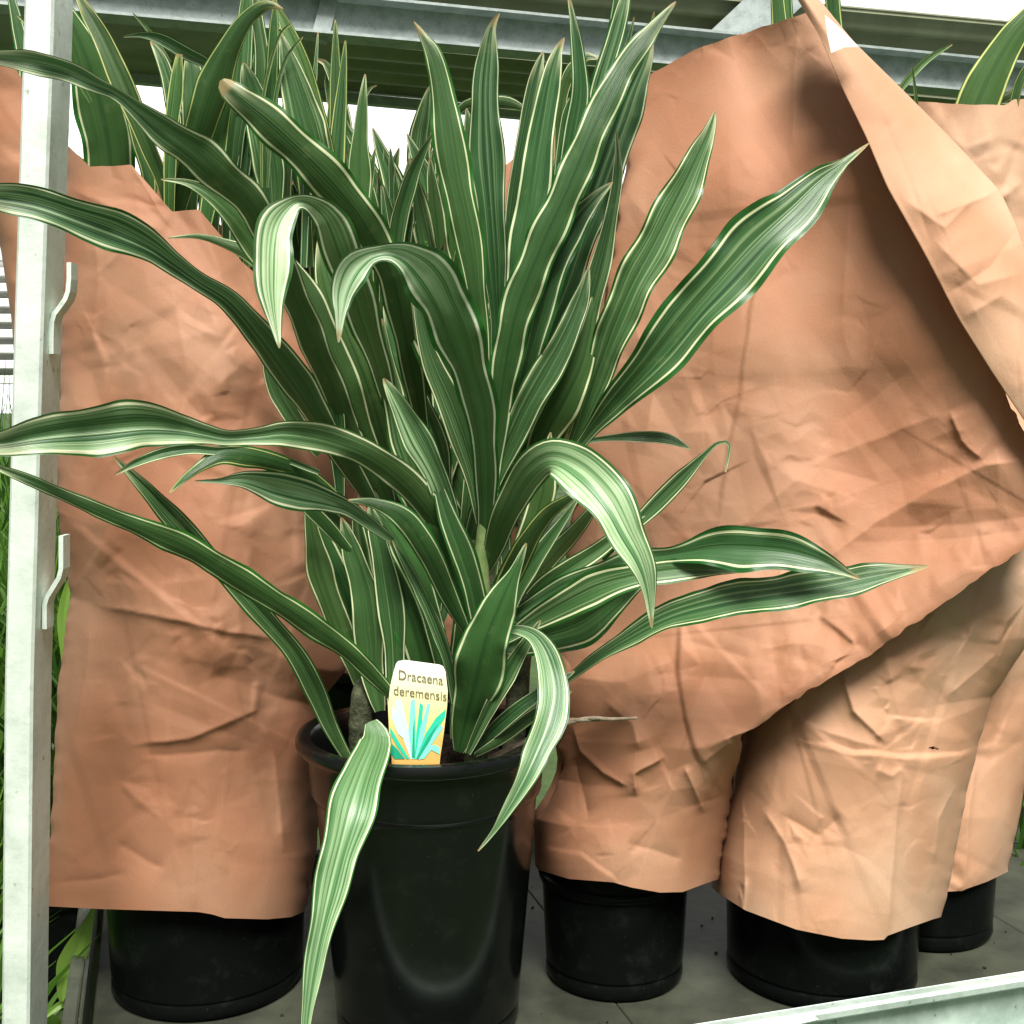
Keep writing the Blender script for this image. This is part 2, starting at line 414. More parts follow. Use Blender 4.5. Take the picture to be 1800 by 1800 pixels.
random.seed(5)
def blades(name, spots, mat, seg=5):
    v, f, sd = [], [], []
    for (x, y, z, h, w, lean, az) in spots:
        k = len(v); s_ = random.random(); ca, sa = math.cos(az), math.sin(az); pa = random.random() * 6.28
        for i in range(seg + 1):
            t = i / seg; r = lean * t * t; ww = w * (1 - t) ** .6 * .5 + .0004
            cx, cy, cz = x + ca * r, y + sa * r, z + h * (t - .25 * lean / h * t * t)
            v += [(cx - math.sin(pa) * ww, cy + math.cos(pa) * ww, cz), (cx + math.sin(pa) * ww, cy - math.cos(pa) * ww, cz)]; sd += [s_ * (.4 + .6 * t)] * 2
        for i in range(seg): f.append((k + 2 * i, k + 2 * i + 1, k + 2 * i + 3, k + 2 * i + 2))
    return mesh(name, v, f, mat, None, True, attrs={'seed': sd})
sp = []
for i in range(5200):
    y = random.uniform(1.9, 4.2); x = random.choice((random.uniform(-.75, -.30), random.uniform(.36, .75))) * y
    if i < 2600: x = random.uniform(-.62, -.30) * y
    h = random.uniform(.45, 1.0) * (.85 if y < 2.6 else 1.05) 
    sp.append((x, y, GZ, h, random.uniform(.006, .02), random.uniform(.05, .4), random.uniform(0, 6.28)))
for i in range(900):
    y = random.uniform(1.25, 1.9); x = random.uniform(-.64, -.46) * y
    sp.append((x, y, GZ, random.uniform(.15, .42), random.uniform(.006, .018), random.uniform(.03, .2), random.uniform(0, 6.28)))
for i in range(500):
    y = random.uniform(1.65, 2.1); x = random.uniform(.38, .52) * y
    sp.append((x, y, GZ, random.uniform(.2, .5), random.uniform(.006, .018), random.uniform(.03, .2), random.uniform(0, 6.28)))
tag(blades('grass', sp, M_GRASS), 'bright green long grass growing behind the trolley', 'grass', kind='stuff')

# the slatted white wall far left
sw = empty('slatted_screen', P(5, 660, 5.0), 'white horizontal slatted screen standing in the grass beyond the left post', 'screen')
for k in range(10):
    mb = MB(); a = P(-260, 668 - k * 27, 5.0); b_ = P(150, 668 - k * 27, 5.0)
    mb.box((a + b_) / 2, b_[0] - a[0], .03, .036, 0, .004); mb.build('slat', M_WHITE, sw)
mb = MB(); a = P(-260, 530, 5.06); b_ = P(150, 530, 5.06); mb.box((a + b_) / 2 + (0, .03, -.02), b_[0] - a[0], .02, .62, 0, .004); mb.build('backing_board', M_BACK, sw)
for xx in (-255, 60):
    mb = MB(); a = P(xx, 520, 5.03); mb.box((a[0], 5.05, (a[2] + .15 + GZ) / 2), .06, .06, a[2] + .2 - GZ, 0, .004); mb.build('post', M_WHITE, sw)

# the open shed behind: beams, ribbed roof sheets, brace
shed = empty('open_shed', (0, 6, GZ), 'open shed with olive ribbed roof sheets on galvanised steel beams behind the plants', 'shed')
def E(x, y, k=1.0, dz=0.0):      # shed line: left end nearer than right end
    Y = (5.4 + (x - 180) / 1520 * 1.2) * k
    p = P(x, y, Y); p[2] += dz; return p
X0, X1 = -300, 2150
def yb(x, y0): return y0 + (x - 600) * .092      # roof lines fall to the right in view
def strip(name, y0, y1, k0, k1, mat, ribs=0, amp=.012, x0=X0, x1=X1, th=.02):
    """a sheet between two of the shed's long lines, ribbed along its length"""
    nr = max(2, ribs * 8 + 1); xs = np.linspace(x0, x1, 40); v = []
    for i in range(nr):
        t = i / (nr - 1); off = amp * (np.clip(math.sin(t * ribs * 2 * math.pi) * 2.2, -1, 1)) if ribs else 0
        for x in xs:
            p = E(x, yb(x, y0 + (y1 - y0) * t), k0 + (k1 - k0) * t); p[2] += off; v.append(p)
    n0 = len(v); f = grid_faces(nr, 40)
    v = np.array(v); v2 = v + np.array([0, 0, th])
    f = f + [tuple(q + n0 for q in reversed(t)) for t in f]
    f += [(i, i + 1, n0 + i + 1, n0 + i) for i in range(39)]
    b0 = (nr - 1) * 40; f += [(b0 + i + 1, b0 + i, n0 + b0 + i, n0 + b0 + i + 1) for i in range(39)]
    return mesh(name, np.vstack([v, v2]), f, mat, shed, bool(ribs))
strip('roof_sheet', -62, 2, .995, 1.02, M_ROOF, 2, .02)
mb = MB()
a, b_ = E(X0, yb(X0, 40)), E(X1, yb(X1, 40)); mb.beam(a, b_, .07, .155)
mb.build('beam', M_BEAM, shed)
mb = MB(); mb.beam(a + (0, -.06, .083), b_ + (0, -.06, .083), .13, .012); mb.beam(a + (0, -.06, -.083), b_ + (0, -.06, -.083), .13, .012)
mb.build('beam_flange', M_BEAM, shed)
strip('roof_sheet', 76, 158, 1.03, 1.30, M_ROOF, 4, .02, x0=596)
strip('roof_sheet', 60, 168, 1.03, 1.30, M_ROOF, 0, .02, x0=X0, x1=604)
mb = MB(); a2, b2 = E(X0, yb(X0, 172), 1.31), E(X1, yb(X1, 172), 1.31); mb.beam(a2, b2, .06, .055)
mb.build('beam', M_BEAM, shed)
mb = MB(); mb.beam(E(602, -90, .97), E(560, 72, .97), .06, .075); mb.build('brace', M_BEAM, shed)
mb = MB(); mb.beam(E(1385, -20, .985), E(1260, 98, .985), .05, .22); mb.build('brace', M_BEAM, shed)
for xx in (-240, 1950):
    mb = MB(); p = E(xx, yb(xx, 50)); mb.box((p[0], p[1] + .1, (p[2] + GZ) / 2), .12, .12, p[2] - GZ, 0, .008); mb.build('column', M_BEAM, shed)

# ------------------------------------------------------------------ the trolley
tro = empty('plant_trolley', (0, 1.4, GZ), 'galvanised plant trolley with hooked corner post and grey green deck', 'trolley')
RZ = math.radians(16.7)
ex = np.array([math.cos(RZ), math.sin(RZ), 0]); ey = np.array([-math.sin(RZ), math.cos(RZ), 0])
# front lip line through (.19, 1.17)
O = np.array([.191, 1.133, -.002]) - ex * .590
LEN, DEP = 1.35, .56
def T(a, b_, z): return O + ex * a + ey * b_ + np.array([0, 0, z])
def tbox(mb, a0, a1, b0, b1, z0, z1, bev=.002):
    c = T((a0 + a1) / 2, (b0 + b1) / 2, (z0 + z1) / 2); mb.box(c, a1 - a0, b1 - b0, z1 - z0, RZ, bev)
mb = MB()
nb = 5
for i in range(nb):
    w = (LEN - .012) / nb
    tbox(mb, .006 + i * w + .0005, .006 + (i + 1) * w - .0005, .006, DEP - .006, -.018, 0, .0012)
mb.build('deck_board', M_DECK, tro)
mb = MB()
tbox(mb, 0, LEN, -.004, 0, -.075, .030); tbox(mb, 0, LEN, -.0195, -.0045, .020, .032, .003); tbox(mb, 0, LEN, -.030, -.0045, -.052, -.030, .004)
lip = mb.build('front_lip', M_LIP, tro)
mb = MB(); tbox(mb, -.004, 0, 0, DEP, -.06, .030); tbox(mb, -.019, -.0045, 0, DEP, .022, .032, .002); mb.build('side_lip', M_GALVD, tro)
mb = MB(); tbox(mb, LEN, LEN + .004, 0, DEP, -.06, .030); tbox(mb, LEN+.0045, LEN + .018, 0, DEP, .018, .032, .003); mb.build('side_lip', M_GALVD, tro)
mb = MB(); tbox(mb, 0, LEN, DEP, DEP + .004, -.06, .030); tbox(mb, 0, LEN, DEP + .0045, DEP + .018, .018, .032, .003); mb.build('rear_lip', M_GALVD, tro)
mb = MB()
v = []
random.seed(9)
pb = [(.06, .0), (.10, .003), (.135, -.002), (.165, .002), (.16, .012), (.12, .014), (.09, .010), (.065, .013)]
vv = [T(.590 + a - .05, -.0202, .0235 + q * .45) for a, q in pb]; mesh('torn_sticker', vv, [tuple(range(len(vv)))], M_STICK, lip, False)
# corner post, leaning a little as in the photo
pt = [(42, -60), (42, 0), (23, 600), (7, 1200), (2, 1800), (0, 1900)]
YP = 1.0
def post_at(y):
    return np.interp(y, [p[1] for p in pt], [p[0] for p in pt])
def post_mesh():
    v, f = [], []
    ys = np.linspace(-80, 1960, 30); w, dd, wall, bv = .0238, .050, .0025, .0022
    for y in ys:
        c = P(post_at(y), y, YP); 
        ax, ay = ex * 1.0, ey
        ax = np.array([1.0, .06, 0]); ay = np.array([-.06, 1.0, 0])
        prof = [(bv, 0), (w - bv, 0), (w, bv), (w, dd), (w - wall, dd), (w - wall, wall), (wall, wall), (wall, dd), (0, dd), (0, bv)]
        for a, b2 in prof: v.append(c + ax * a + ay * b2)
    n = 10
    for i in range(len(ys) - 1):
        for j in range(n): f.append((i * n + j, (i + 1) * n + j, (i + 1) * n + (j + 1) % n, i * n + (j + 1) % n))
    return v, f
v, f = post_mesh(); post = mesh('corner_post', v, f, M_GALV, tro, False)
def hook(pts):
    """a bent flat tab lanced out of the post's side"""
    pts = np.array(pts, float); v, f = [], []; yy = YP + .018; wd = .006
    for i, (x, y) in enumerate(pts):
        t = pts[min(i + 1, len(pts) - 1)] - pts[max(i - 1, 0)]; t /= np.linalg.norm(t); nn = np.array([t[1], -t[0]])
        if nn[0] < 0: nn = -nn
        for s_, dy in ((-1, 0), (1, 0), (1, .016), (-1, .016)):
            q = P(x + nn[0] * s_ * 4.0, y + nn[1] * s_ * 4.0, yy); q[1] += dy; v.append(q)
    m_ = len(pts)
    for i in range(m_ - 1):
        for j in range(4): f.append((i * 4 + j, i * 4 + (j + 1) % 4, (i + 1) * 4 + (j + 1) % 4, (i + 1) * 4 + j))
    f += [(0, 1, 2, 3), tuple(reversed(range(4 * m_ - 4, 4 * m_)))]
    mesh('hook', v, f, M_GALV, post, False)
hook([(121, 461), (121, 490), (119, 512), (114, 526), (104, 540), (95, 552), (91, 566), (90, 592), (90, 622)])
hook([(107, 942), (107, 975), (107, 1000), (103, 1016), (92, 1034), (82, 1050), (78, 1064), (78, 1088), (78, 1106)])

# ------------------------------------------------------------------ pots
def pot(cx, cy, parent, rb, rt, h, lip=.012, liph=.022, soil=True, mat=None):
    H = h
    c = (cx, cy, 0.001)
    def r(z): return rb + (rt - rb) * z / H
    sz = H * .80
    prof = [(.001, .004), (rb * .82, .004), (rb * .9, .0), (rb * .985, .0), (rb + .001, .004), (r(.012), .012), (r(.016) - .002, .016), (r(.019), .019), (r(.0195), .0198), (r(.022), .022), (r(.05), .05), (r(sz * .5), sz * .5), (r(sz - .012), sz - .012), (r(sz - .005), sz - .005), (r(sz) , sz - .004),
            (r(sz) + .0036, sz), (r(sz) + .0045, sz + .003), (r(sz) + .0045, sz + .006), (r(H - liph) + .003, H - liph - .008), (r(H - liph) + .003, H - liph - .003), (r(H) + .003, H - liph + .001), (r(H) + lip * .8, H - liph + .003), (r(H) + lip, H - liph + .007), (r(H) + lip, H - .006), (r(H) + lip - .002, H - .001),
            (r(H) + lip - .006, H), (r(H) - .001, H - .002), (r(H) - .004, H - .008), (r(H - .06) - .004, H - .06)]
    mb = MB(); mb.lathe(c, prof, 128, lambda a, z: .0012 * math.sin(3 * a + z * 9)); o = mb.build('pot', mat or M_POT, parent)
    shade_auto(o, 40)
    if soil:
        n = 60; v = [(cx, cy, H - .035)]; f = []
        for i in range(1, 14):
            for j in range(n):
                rr = (r(H - .045) - .003) * i / 13; a = 2 * math.pi * j / n
                v.append((cx + rr * math.cos(a), cy + rr * math.sin(a), H - .04 + random.uniform(-.005, .006)))
        for j in range(n): f.append((0, 1 + j, 1 + (j + 1) % n))
        for i in range(12):
            for j in range(n): f.append((1 + i * n + j, 1 + (i + 1) * n + j, 1 + (i + 1) * n + (j + 1) % n, 1 + i * n + (j + 1) % n))
        mesh('soil', v, f, M_SOIL, parent, True)
    return o

# ------------------------------------------------------------------ paper sleeves
def interp_curve(pts, t, axis):
    pts = np.array(pts, float); k = (pts[:, axis] - pts[0, axis]) / (pts[-1, axis] - pts[0, axis])
    # smooth the polyline a little
    return np.interp(t, k, pts[:, 0]), np.interp(t, k, pts[:, 1])

def facets(x, y, seed, step):
    """height field of flat facets meeting in sharp creases (crushed paper)"""
    from mathutils.geometry import delaunay_2d_cdt
    rs = np.random.RandomState(seed); x0, x1, y0, y1 = x.min() - step, x.max() + step, y.min() - step, y.max() + step
    n = int((x1 - x0) * (y1 - y0) / step ** 2) + 8
    p = np.stack([rs.uniform(x0, x1, n), rs.uniform(y0, y1, n)], 1)
    p = np.vstack([p, [(x0 - 50, y0 - 50), (x1 + 50, y0 - 50), (x1 + 50, y1 + 50), (x0 - 50, y1 + 50)]])
    z = rs.normal(0, 1, len(p)); out = np.zeros(x.shape)
    r_ = delaunay_2d_cdt([Vector(q) for q in p.tolist()], [], [], 0, 1e-4)
    vs = np.array([q[:] for q in r_[0]]); zz = np.array([z[o[0]] if len(o) else 0 for o in r_[3]])
    X = x.ravel(); Y = y.ravel(); O = out.ravel(); order = np.argsort(Y); Xs, Ys = X[order], Y[order]
    for t in r_[2]:
        (a, b_, c) = vs[list(t)[:3]]; za, zb, zc = zz[list(t)[:3]]
        lo, hi = min(a[1], b_[1], c[1]), max(a[1], b_[1], c[1]); i0, i1 = np.searchsorted(Ys, lo), np.searchsorted(Ys, hi)
        if i1 <= i0: continue
        px_, py_ = Xs[i0:i1], Ys[i0:i1]; det = (b_[1] - c[1]) * (a[0] - c[0]) + (c[0] - b_[0]) * (a[1] - c[1])
        if abs(det) < 1e-6: continue
        w0 = ((b_[1] - c[1]) * (px_ - c[0]) + (c[0] - b_[0]) * (py_ - c[1])) / det
        w1 = ((c[1] - a[1]) * (px_ - c[0]) + (a[0] - c[0]) * (py_ - c[1])) / det; w2 = 1 - w0 - w1
        m = (w0 >= 0) & (w1 >= 0) & (w2 >= 0); O[order[i0:i1][m]] = (w0 * za + w1 * zb + w2 * zc)[m]
    return O.reshape(x.shape)

def crumple(x, y, seed, amp, n=60, size=(60, 260), scale=1.0):
    rs = np.random.RandomState(seed); h = np.zeros(x.shape)
    x0, x1, y0, y1 = x.min(), x.max(), y.min(), y.max()
    wx = x + 14 * noise2(x / 70, y / 70, seed + 1); wy = y + 14 * noise2(x / 70 + 9, y / 70, seed + 2)
    for i in range(n):
        cx, cy = rs.uniform(x0, x1), rs.uniform(y0, y1); a = rs.uniform(0, math.pi); L = rs.uniform(*size) * scale; w = L * rs.uniform(.10, .30)
        dx, dy = math.cos(a), math.sin(a)
        t = ((wx - cx) * dx + (wy - cy) * dy) / L; dd = (-(wx - cx) * dy + (wy - cy) * dx)
        asym = np.where(dd > 0, 1.0, rs.uniform(.25, .8))
        m = np.clip(1 - t * t, 0, 1) ** 1.2
        h += rs.choice((-1, 1), p=(.4, .6)) * w * rs.uniform(.05, .16) * m * np.exp(-np.abs(dd) * asym / w)
    h = h * amp
    m1 = np.clip(.75 + 1.4 * noise2(x / 260, y / 260, seed + 5), .25, 1.5); m2 = np.clip(.5 + 1.6 * noise2(x / 170, y / 170, seed + 7), .12, 1.4)
    rs = np.random.RandomState(seed + 40)
    for i in range(int(n * .5)):      # long crisp folds
        cx, cy = rs.uniform(x0, x1), rs.uniform(y0, y1); a = rs.normal(1.2, .7); L = rs.uniform(120, 420); w = rs.uniform(14, 60)
        dd = -(x - cx) * math.sin(a) + (y - cy) * math.cos(a); t = ((x - cx) * math.cos(a) + (y - cy) * math.sin(a)) / L
        f1 = np.clip(1 - np.abs(dd) / w, 0, 1) if rs.rand() < .6 else np.where(dd > 0, np.clip(1 - dd / (w * 2), 0, 1), np.clip(1 + dd / (w * .3), 0, 1))
        fl = f1 * np.clip(1.6 * (1 - t * t), 0, 1) * w * .07 * rs.choice((-1, 1)); h2 = fl if i == 0 else h2 + fl
    h = .12 * h + amp * h2 * 1.3 + 3.0 * amp * noise2(x / 190, y / 190, seed + 4) + 6.2 * amp * facets(x, y, seed, 105) * m1 + 3.3 * amp * facets(x, y, seed + 1, 48) * m2 + 1.1 * amp * facets(x, y, seed + 2, 23) * m2
    return h * .00062     # pixels to metres, about

def sleeve(parent, left, right, top, bottom, depth, rd, rdb, mat, seed, amp=1.0, creases=(), nu=130, nv=200, name='paper_sleeve', n=60, ampf=None, flat=0, openback=False, wav=0, torn=0.0, hole=None):
    """closed paper sleeve; outlines are traced curves, depth a small grid of distances (rows x cols)"""
    def pas(full):
        T_ = np.linspace(0, 1, nu); s = (1 - np.cos(math.pi * T_)) / 2; s = .35 * T_ + .65 * s
        V = np.linspace(0, 1, nv); U, VV = np.meshgrid(s, V)
        lx, ly = interp_curve(left, V, 1); rx, ry = interp_curve(right, V, 1)
        tx, ty = interp_curve(top, s, 0); bx, by = interp_curve(bottom, s, 0)
        X = (1 - VV) * tx + VV * bx + (1 - U) * lx[:, None] + U * rx[:, None]
        Yp = (1 - VV) * ty + VV * by + (1 - U) * ly[:, None] + U * ry[:, None]
        X -= (1 - U) * (1 - VV) * tx[0] + U * (1 - VV) * tx[-1] + (1 - U) * VV * bx[0] + U * VV * bx[-1]
        Yp -= (1 - U) * (1 - VV) * ty[0] + U * (1 - VV) * ty[-1] + (1 - U) * VV * by[0] + U * VV * by[-1]
        return U, VV, X, Yp
    U, VV, X, Yp = pas(True)
    dg = np.array(depth, float); R_, C_ = dg.shape
    ri = VV * (R_ - 1); r0 = np.clip(ri.astype(int), 0, R_ - 2); fr = ri - r0; fr = fr * fr * (3 - 2 * fr)
    ci = U * (C_ - 1); c0 = np.clip(ci.astype(int), 0, C_ - 2); fc = ci - c0; fc = fc * fc * (3 - 2 * fc)
    D0 = (dg[r0, c0] * (1 - fc) + dg[r0, c0 + 1] * fc) * (1 - fr) + (dg[r0 + 1, c0] * (1 - fc) + dg[r0 + 1, c0 + 1] * fc) * fr
    rdv = np.interp(VV, np.linspace(0, 1, len(rd)), rd); rbv = np.interp(VV, np.linspace(0, 1, len(rdb)), rdb)
    bulge = np.sqrt(np.clip(1 - (2 * U - 1) ** 2, 0, 1))
    if flat: bulge = np.where(U > .5, bulge + (1 - bulge) * np.clip((.90 - VV) * 14, 0, 1), bulge)
    H = crumple(X, Yp, seed, amp, n)
    if ampf is not None: H = H * ampf(X, Yp)
    for cr in creases:
        kind, pts, w, a = cr[:4]
        dd, side, tt = seg_dist(X + 2 * noise2(X / 60, Yp / 60, seed + 8), Yp + 2 * noise2(X / 40 + 5, Yp / 40, seed + 9), pts)
        endf = np.clip(np.minimum(tt, 1 - tt) * 7 + (.0 if kind != 's' else .15), 0, 1)
        a = a * .55
        if kind == 'r': H = H + a * np.exp(-dd / w) * endf
        if kind == 'a':       # one sided: steep on the right-hand side of the line
            H = H + a * endf * np.where(side > 0, np.exp(-dd / (w * .28)), np.exp(-dd / w))
        if kind == 's':       # an edge lying on the sheet below: sharp step on one side, slow return on the other
            H = H + a * endf * np.where(side > 0, np.exp(-(dd / 3.2) ** 2) , np.exp(-dd / w)) * np.where(side > 0, .5, 1 - .5 * np.exp(-dd / 2.4))
    edge = np.clip(np.minimum(U, 1 - U) * 12, 0, 1)
    D = D0 - rdv * bulge - H * (.3 + .7 * edge)
    if torn:
        e = np.exp(-U * (X.max() - X.min()) / 14) ; X = X + torn * noise2(Yp / 31, Yp * 0 + 3.3, seed + 11) * e
        e = np.exp(-(1 - U) * (X.max() - X.min()) / 14) ; X = X + torn * (noise2(Yp / 27, Yp * 0 + 8.3, seed + 12) + (.35 * noise2(Yp / 11, Yp * 0 + 1.3, seed + 14) if flat else 0)) * e; Yp = Yp + (torn * np.clip(1.6 * noise2(X / 70, X * 0 + 2.2, seed + 17) + .3, 0, 1) * noise2(X / 17, X * 0 + 4.4, seed + 15) * e * (VV < .86) if flat else 0)
        Yp = Yp + torn * .4 * noise2(X / 34, X * 0 + 1.3, seed + 13) * np.exp(-VV * 60)
    v = P(X, Yp, D).reshape(-1, 3)
    f = [tuple(reversed(q)) for q in grid_faces(nv, nu)]
    if hole:
        hx, hy, ha, hb = hole; ins = (((X - hx) / ha) ** 2 + ((Yp - hy - .1 * (X - hx)) / (hb * (1 + .5 * noise2(X / 5, Yp / 5, 3)))) ** 2 < 1).ravel()
        f = [q for q in f if not all(ins[i] for i in q)]
    if not openback:
        nb_ = 40; si = np.linspace(0, nu - 1, nb_).astype(int)
        vi = np.linspace(0, nv - 1, 60).astype(int)
        Db = D0 + rbv * bulge
        base = P(X, Yp, D0); bk = base.copy(); bk[..., 1] = Db + .3 * H
        bk[..., 0] += (bk[..., 0] - bk[..., 0].mean()) * .03
        bk = bk[np.ix_(vi, si)]; k0 = len(v)
        fr_ = v.reshape(nv, nu, 3)[np.ix_(vi, si)]
        bk[:, 0] = fr_[:, 0]; bk[:, -1] = fr_[:, -1]
        v = np.vstack([v, bk.reshape(-1, 3)])
        f += [tuple(i + k0 for i in q) for q in grid_faces(60, nb_)]
    return mesh(name, v, f, mat, parent, True)

def ring_soil(): pass

# pots and sleeves -------------------------------------------------
def px(x, Y): return (x - 900) / FPX * Y * 1.0 / 1.0
GW = 'potted dracaenas wrapped in brown paper on the trolley'

# A, left
A = empty('potted_dracaena', (px(352, 1.33), 1.33, 0), 'brown paper wrapped dracaena in a black pot beside the hooked corner post', 'potted plant', GW)
pot(px(347, 1.285), 1.285, A, .103, .110, .18, .002)
sleeve(A, [(117, 253), (112, 420), (104, 700), (100, 900), (118, 1000), (124, 1050), (116, 1100), (100, 1230), (92, 1400), (82, 1593)],
       [(470, 500), (540, 620), (620, 800), (625, 950), (618, 1080), (606, 1180), (562, 1235), (558, 1400), (550, 1500), (533, 1603)],
       [(117, 253), (158, 293), (231, 290), (303, 372), (350, 368), (425, 460), (470, 500)],
       [(82, 1593), (180, 1598), (348, 1603), (372, 1607), (395, 1614), (470, 1616), (512, 1612), (533, 1603)],
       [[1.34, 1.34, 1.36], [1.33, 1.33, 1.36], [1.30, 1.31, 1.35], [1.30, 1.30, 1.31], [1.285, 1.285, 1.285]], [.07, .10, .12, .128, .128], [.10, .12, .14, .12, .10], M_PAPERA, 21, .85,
       [('s', [(455, 520), (385, 620), (322, 705), (312, 735), (250, 790), (225, 850), (200, 920), (160, 990), (120, 1040)], 90, .005),
        ('r', [(165, 415), (172, 480), (215, 440), (250, 415)], 14, .006), ('r', [(175, 470), (160, 620)], 16, .006), ('a', [(160, 1062), (260, 1080), (400, 1110), (500, 1125)], 26, .009),
        ('r', [(160, 1070), (150, 1200), (120, 1330), (88, 1425)], 15, .008), ('r', [(420, 880), (440, 960), (420, 1080), (430, 1180)], 22, .008), ('a', [(225, 1310), (330, 1300), (450, 1250), (455, 1190)], 18, .008),
        ('r', [(250, 1330), (380, 1320), (450, 1320)], 14, -.005), ('r', [(85, 1552), (180, 1545), (225, 1532)], 8, -.004), ('r', [(340, 1380), (342, 1600)], 9, .004), ('a', [(455, 1250), (480, 1320), (500, 1500)], 30, .010),
        ('r', [(300, 500), (330, 650), (310, 780)], 30, .008), ('r', [(120, 330), (230, 380), (290, 410)], 15, .008), ('r', [(230, 290), (300, 400)], 10, .005), ('r', [(205, 1480), (290, 1530)], 18, -.006)], ampf=lambda x, y: np.interp(y, [250, 800, 1050, 1300, 1420, 1600], [1.1, 1.2, 1.3, 1.0, .45, .3]), nu=150, nv=380, torn=3)

# B, the big sheet behind on the right
B = empty('potted_dracaena', (px(1062, 1.38), 1.38, 0), 'tall dracaena in the widest brown paper wrap with a folded over top', 'potted plant', GW)
pot(px(1086, 1.30), 1.30, B, .076, .083, .14, .001)
def ampB(x, y):
    return np.interp(y, [0, 500, 900, 1150, 1300, 1450, 1560], [.28, .40, .75, 1.1, 1.4, .8, .4])
sleeve(B, [(1140, 132), (1100, 300), (1072, 460), (1052, 700), (1010, 900), (985, 1100), (975, 1200), (985, 1290), (985, 1370), (944, 1440), (946, 1500), (950, 1530)],
       [(1424, 20), (1545, 200), (1600, 330), (1705, 560), (1800, 760), (1875, 900), (1860, 925), (1800, 962), (1660, 1060), (1500, 1168), (1420, 1215), (1308, 1292), (1296, 1340), (1283, 1420), (1262, 1545)],
       [(1140, 132), (1190, 103), (1250, 76), (1330, 50), (1424, 20)],
       [(950, 1530), (1000, 1545), (1078, 1551), (1110, 1560), (1160, 1569), (1200, 1568), (1262, 1545)],
       [[1.46, 1.42, 1.37], [1.42, 1.36, 1.29], [1.40, 1.33, 1.245], [1.36, 1.31, 1.24], [1.33, 1.305, 1.27], [1.30, 1.30, 1.30]], [.03, .04, .05, .07, .10, .11], [.06, .10, .12, .10, .09, .09], M_PAPER, 33, .95,
       [('a', [(1240, 1090), (1430, 1005), (1480, 960), (1560, 905), (1640, 858), (1730, 820), (1850, 800)][::-1], 90, .020),
        ('r', [(1260, 965), (1330, 900), (1450, 805), (1560, 765), (1668, 722)], 40, .010), ('a', [(1668, 722), (1690, 775), (1730, 810)], 30, .010), ('r', [(1430, 800), (1480, 740), (1600, 650)], 50, -.006),
        ('s', [(1330, 480), (1318, 560), (1300, 700), (1280, 800), (1262, 920)], 22, .006),
        ('a', [(1440, 1080), (1480, 1110), (1505, 1135)], 16, .008), ('r', [(1330, 1140), (1420, 1130), (1470, 1145)], 20, .006), ('r', [(1330, 1160), (1180, 1120)], 25, -.005),
        ('s', [(1195, 1090), (1192, 1180), (1205, 1260), (1230, 1345)], 34, .012), ('r', [(1200, 1345), (1215, 1375), (1238, 1428)], 9, .010), ('r', [(1230, 1345), (1290, 1300)], 16, .008), ('r', [(1300, 1300), (1250, 1400)], 16, -.006),
        ('a', [(1005, 1270), (1020, 1320), (1060, 1360), (1110, 1385)], 22, .014), ('r', [(1060, 1230), (1110, 1270), (1125, 1320)], 20, .012), ('r', [(1010, 1330), (1035, 1440)], 14, -.010), ('a', [(1120, 1400), (1115, 1360), (1170, 1330)], 18, .012),
        ('r', [(1000, 1190), (1100, 1200), (1180, 1160)], 24, .010), ('r', [(1404, 40), (1396, 130), (1392, 260)], 14, .004), ('r', [(1500, 260), (1490, 400), (1480, 560)], 25, .004), ('r', [(1240, 620), (1200, 760), (1260, 760)], 40, .006),
        ('r', [(1110, 560), (1150, 680), (1130, 800)], 30, .008), ('r', [(1100, 1480), (1200, 1510)], 14, -.005), ('s', [(1085, 1548), (1020, 1500), (950, 1490)], 30, .004), ('r', [(1330, 250), (1220, 330), (1160, 460)], 60, .006)], nu=330, nv=560, flat=1, ampf=ampB, torn=7, n=110)
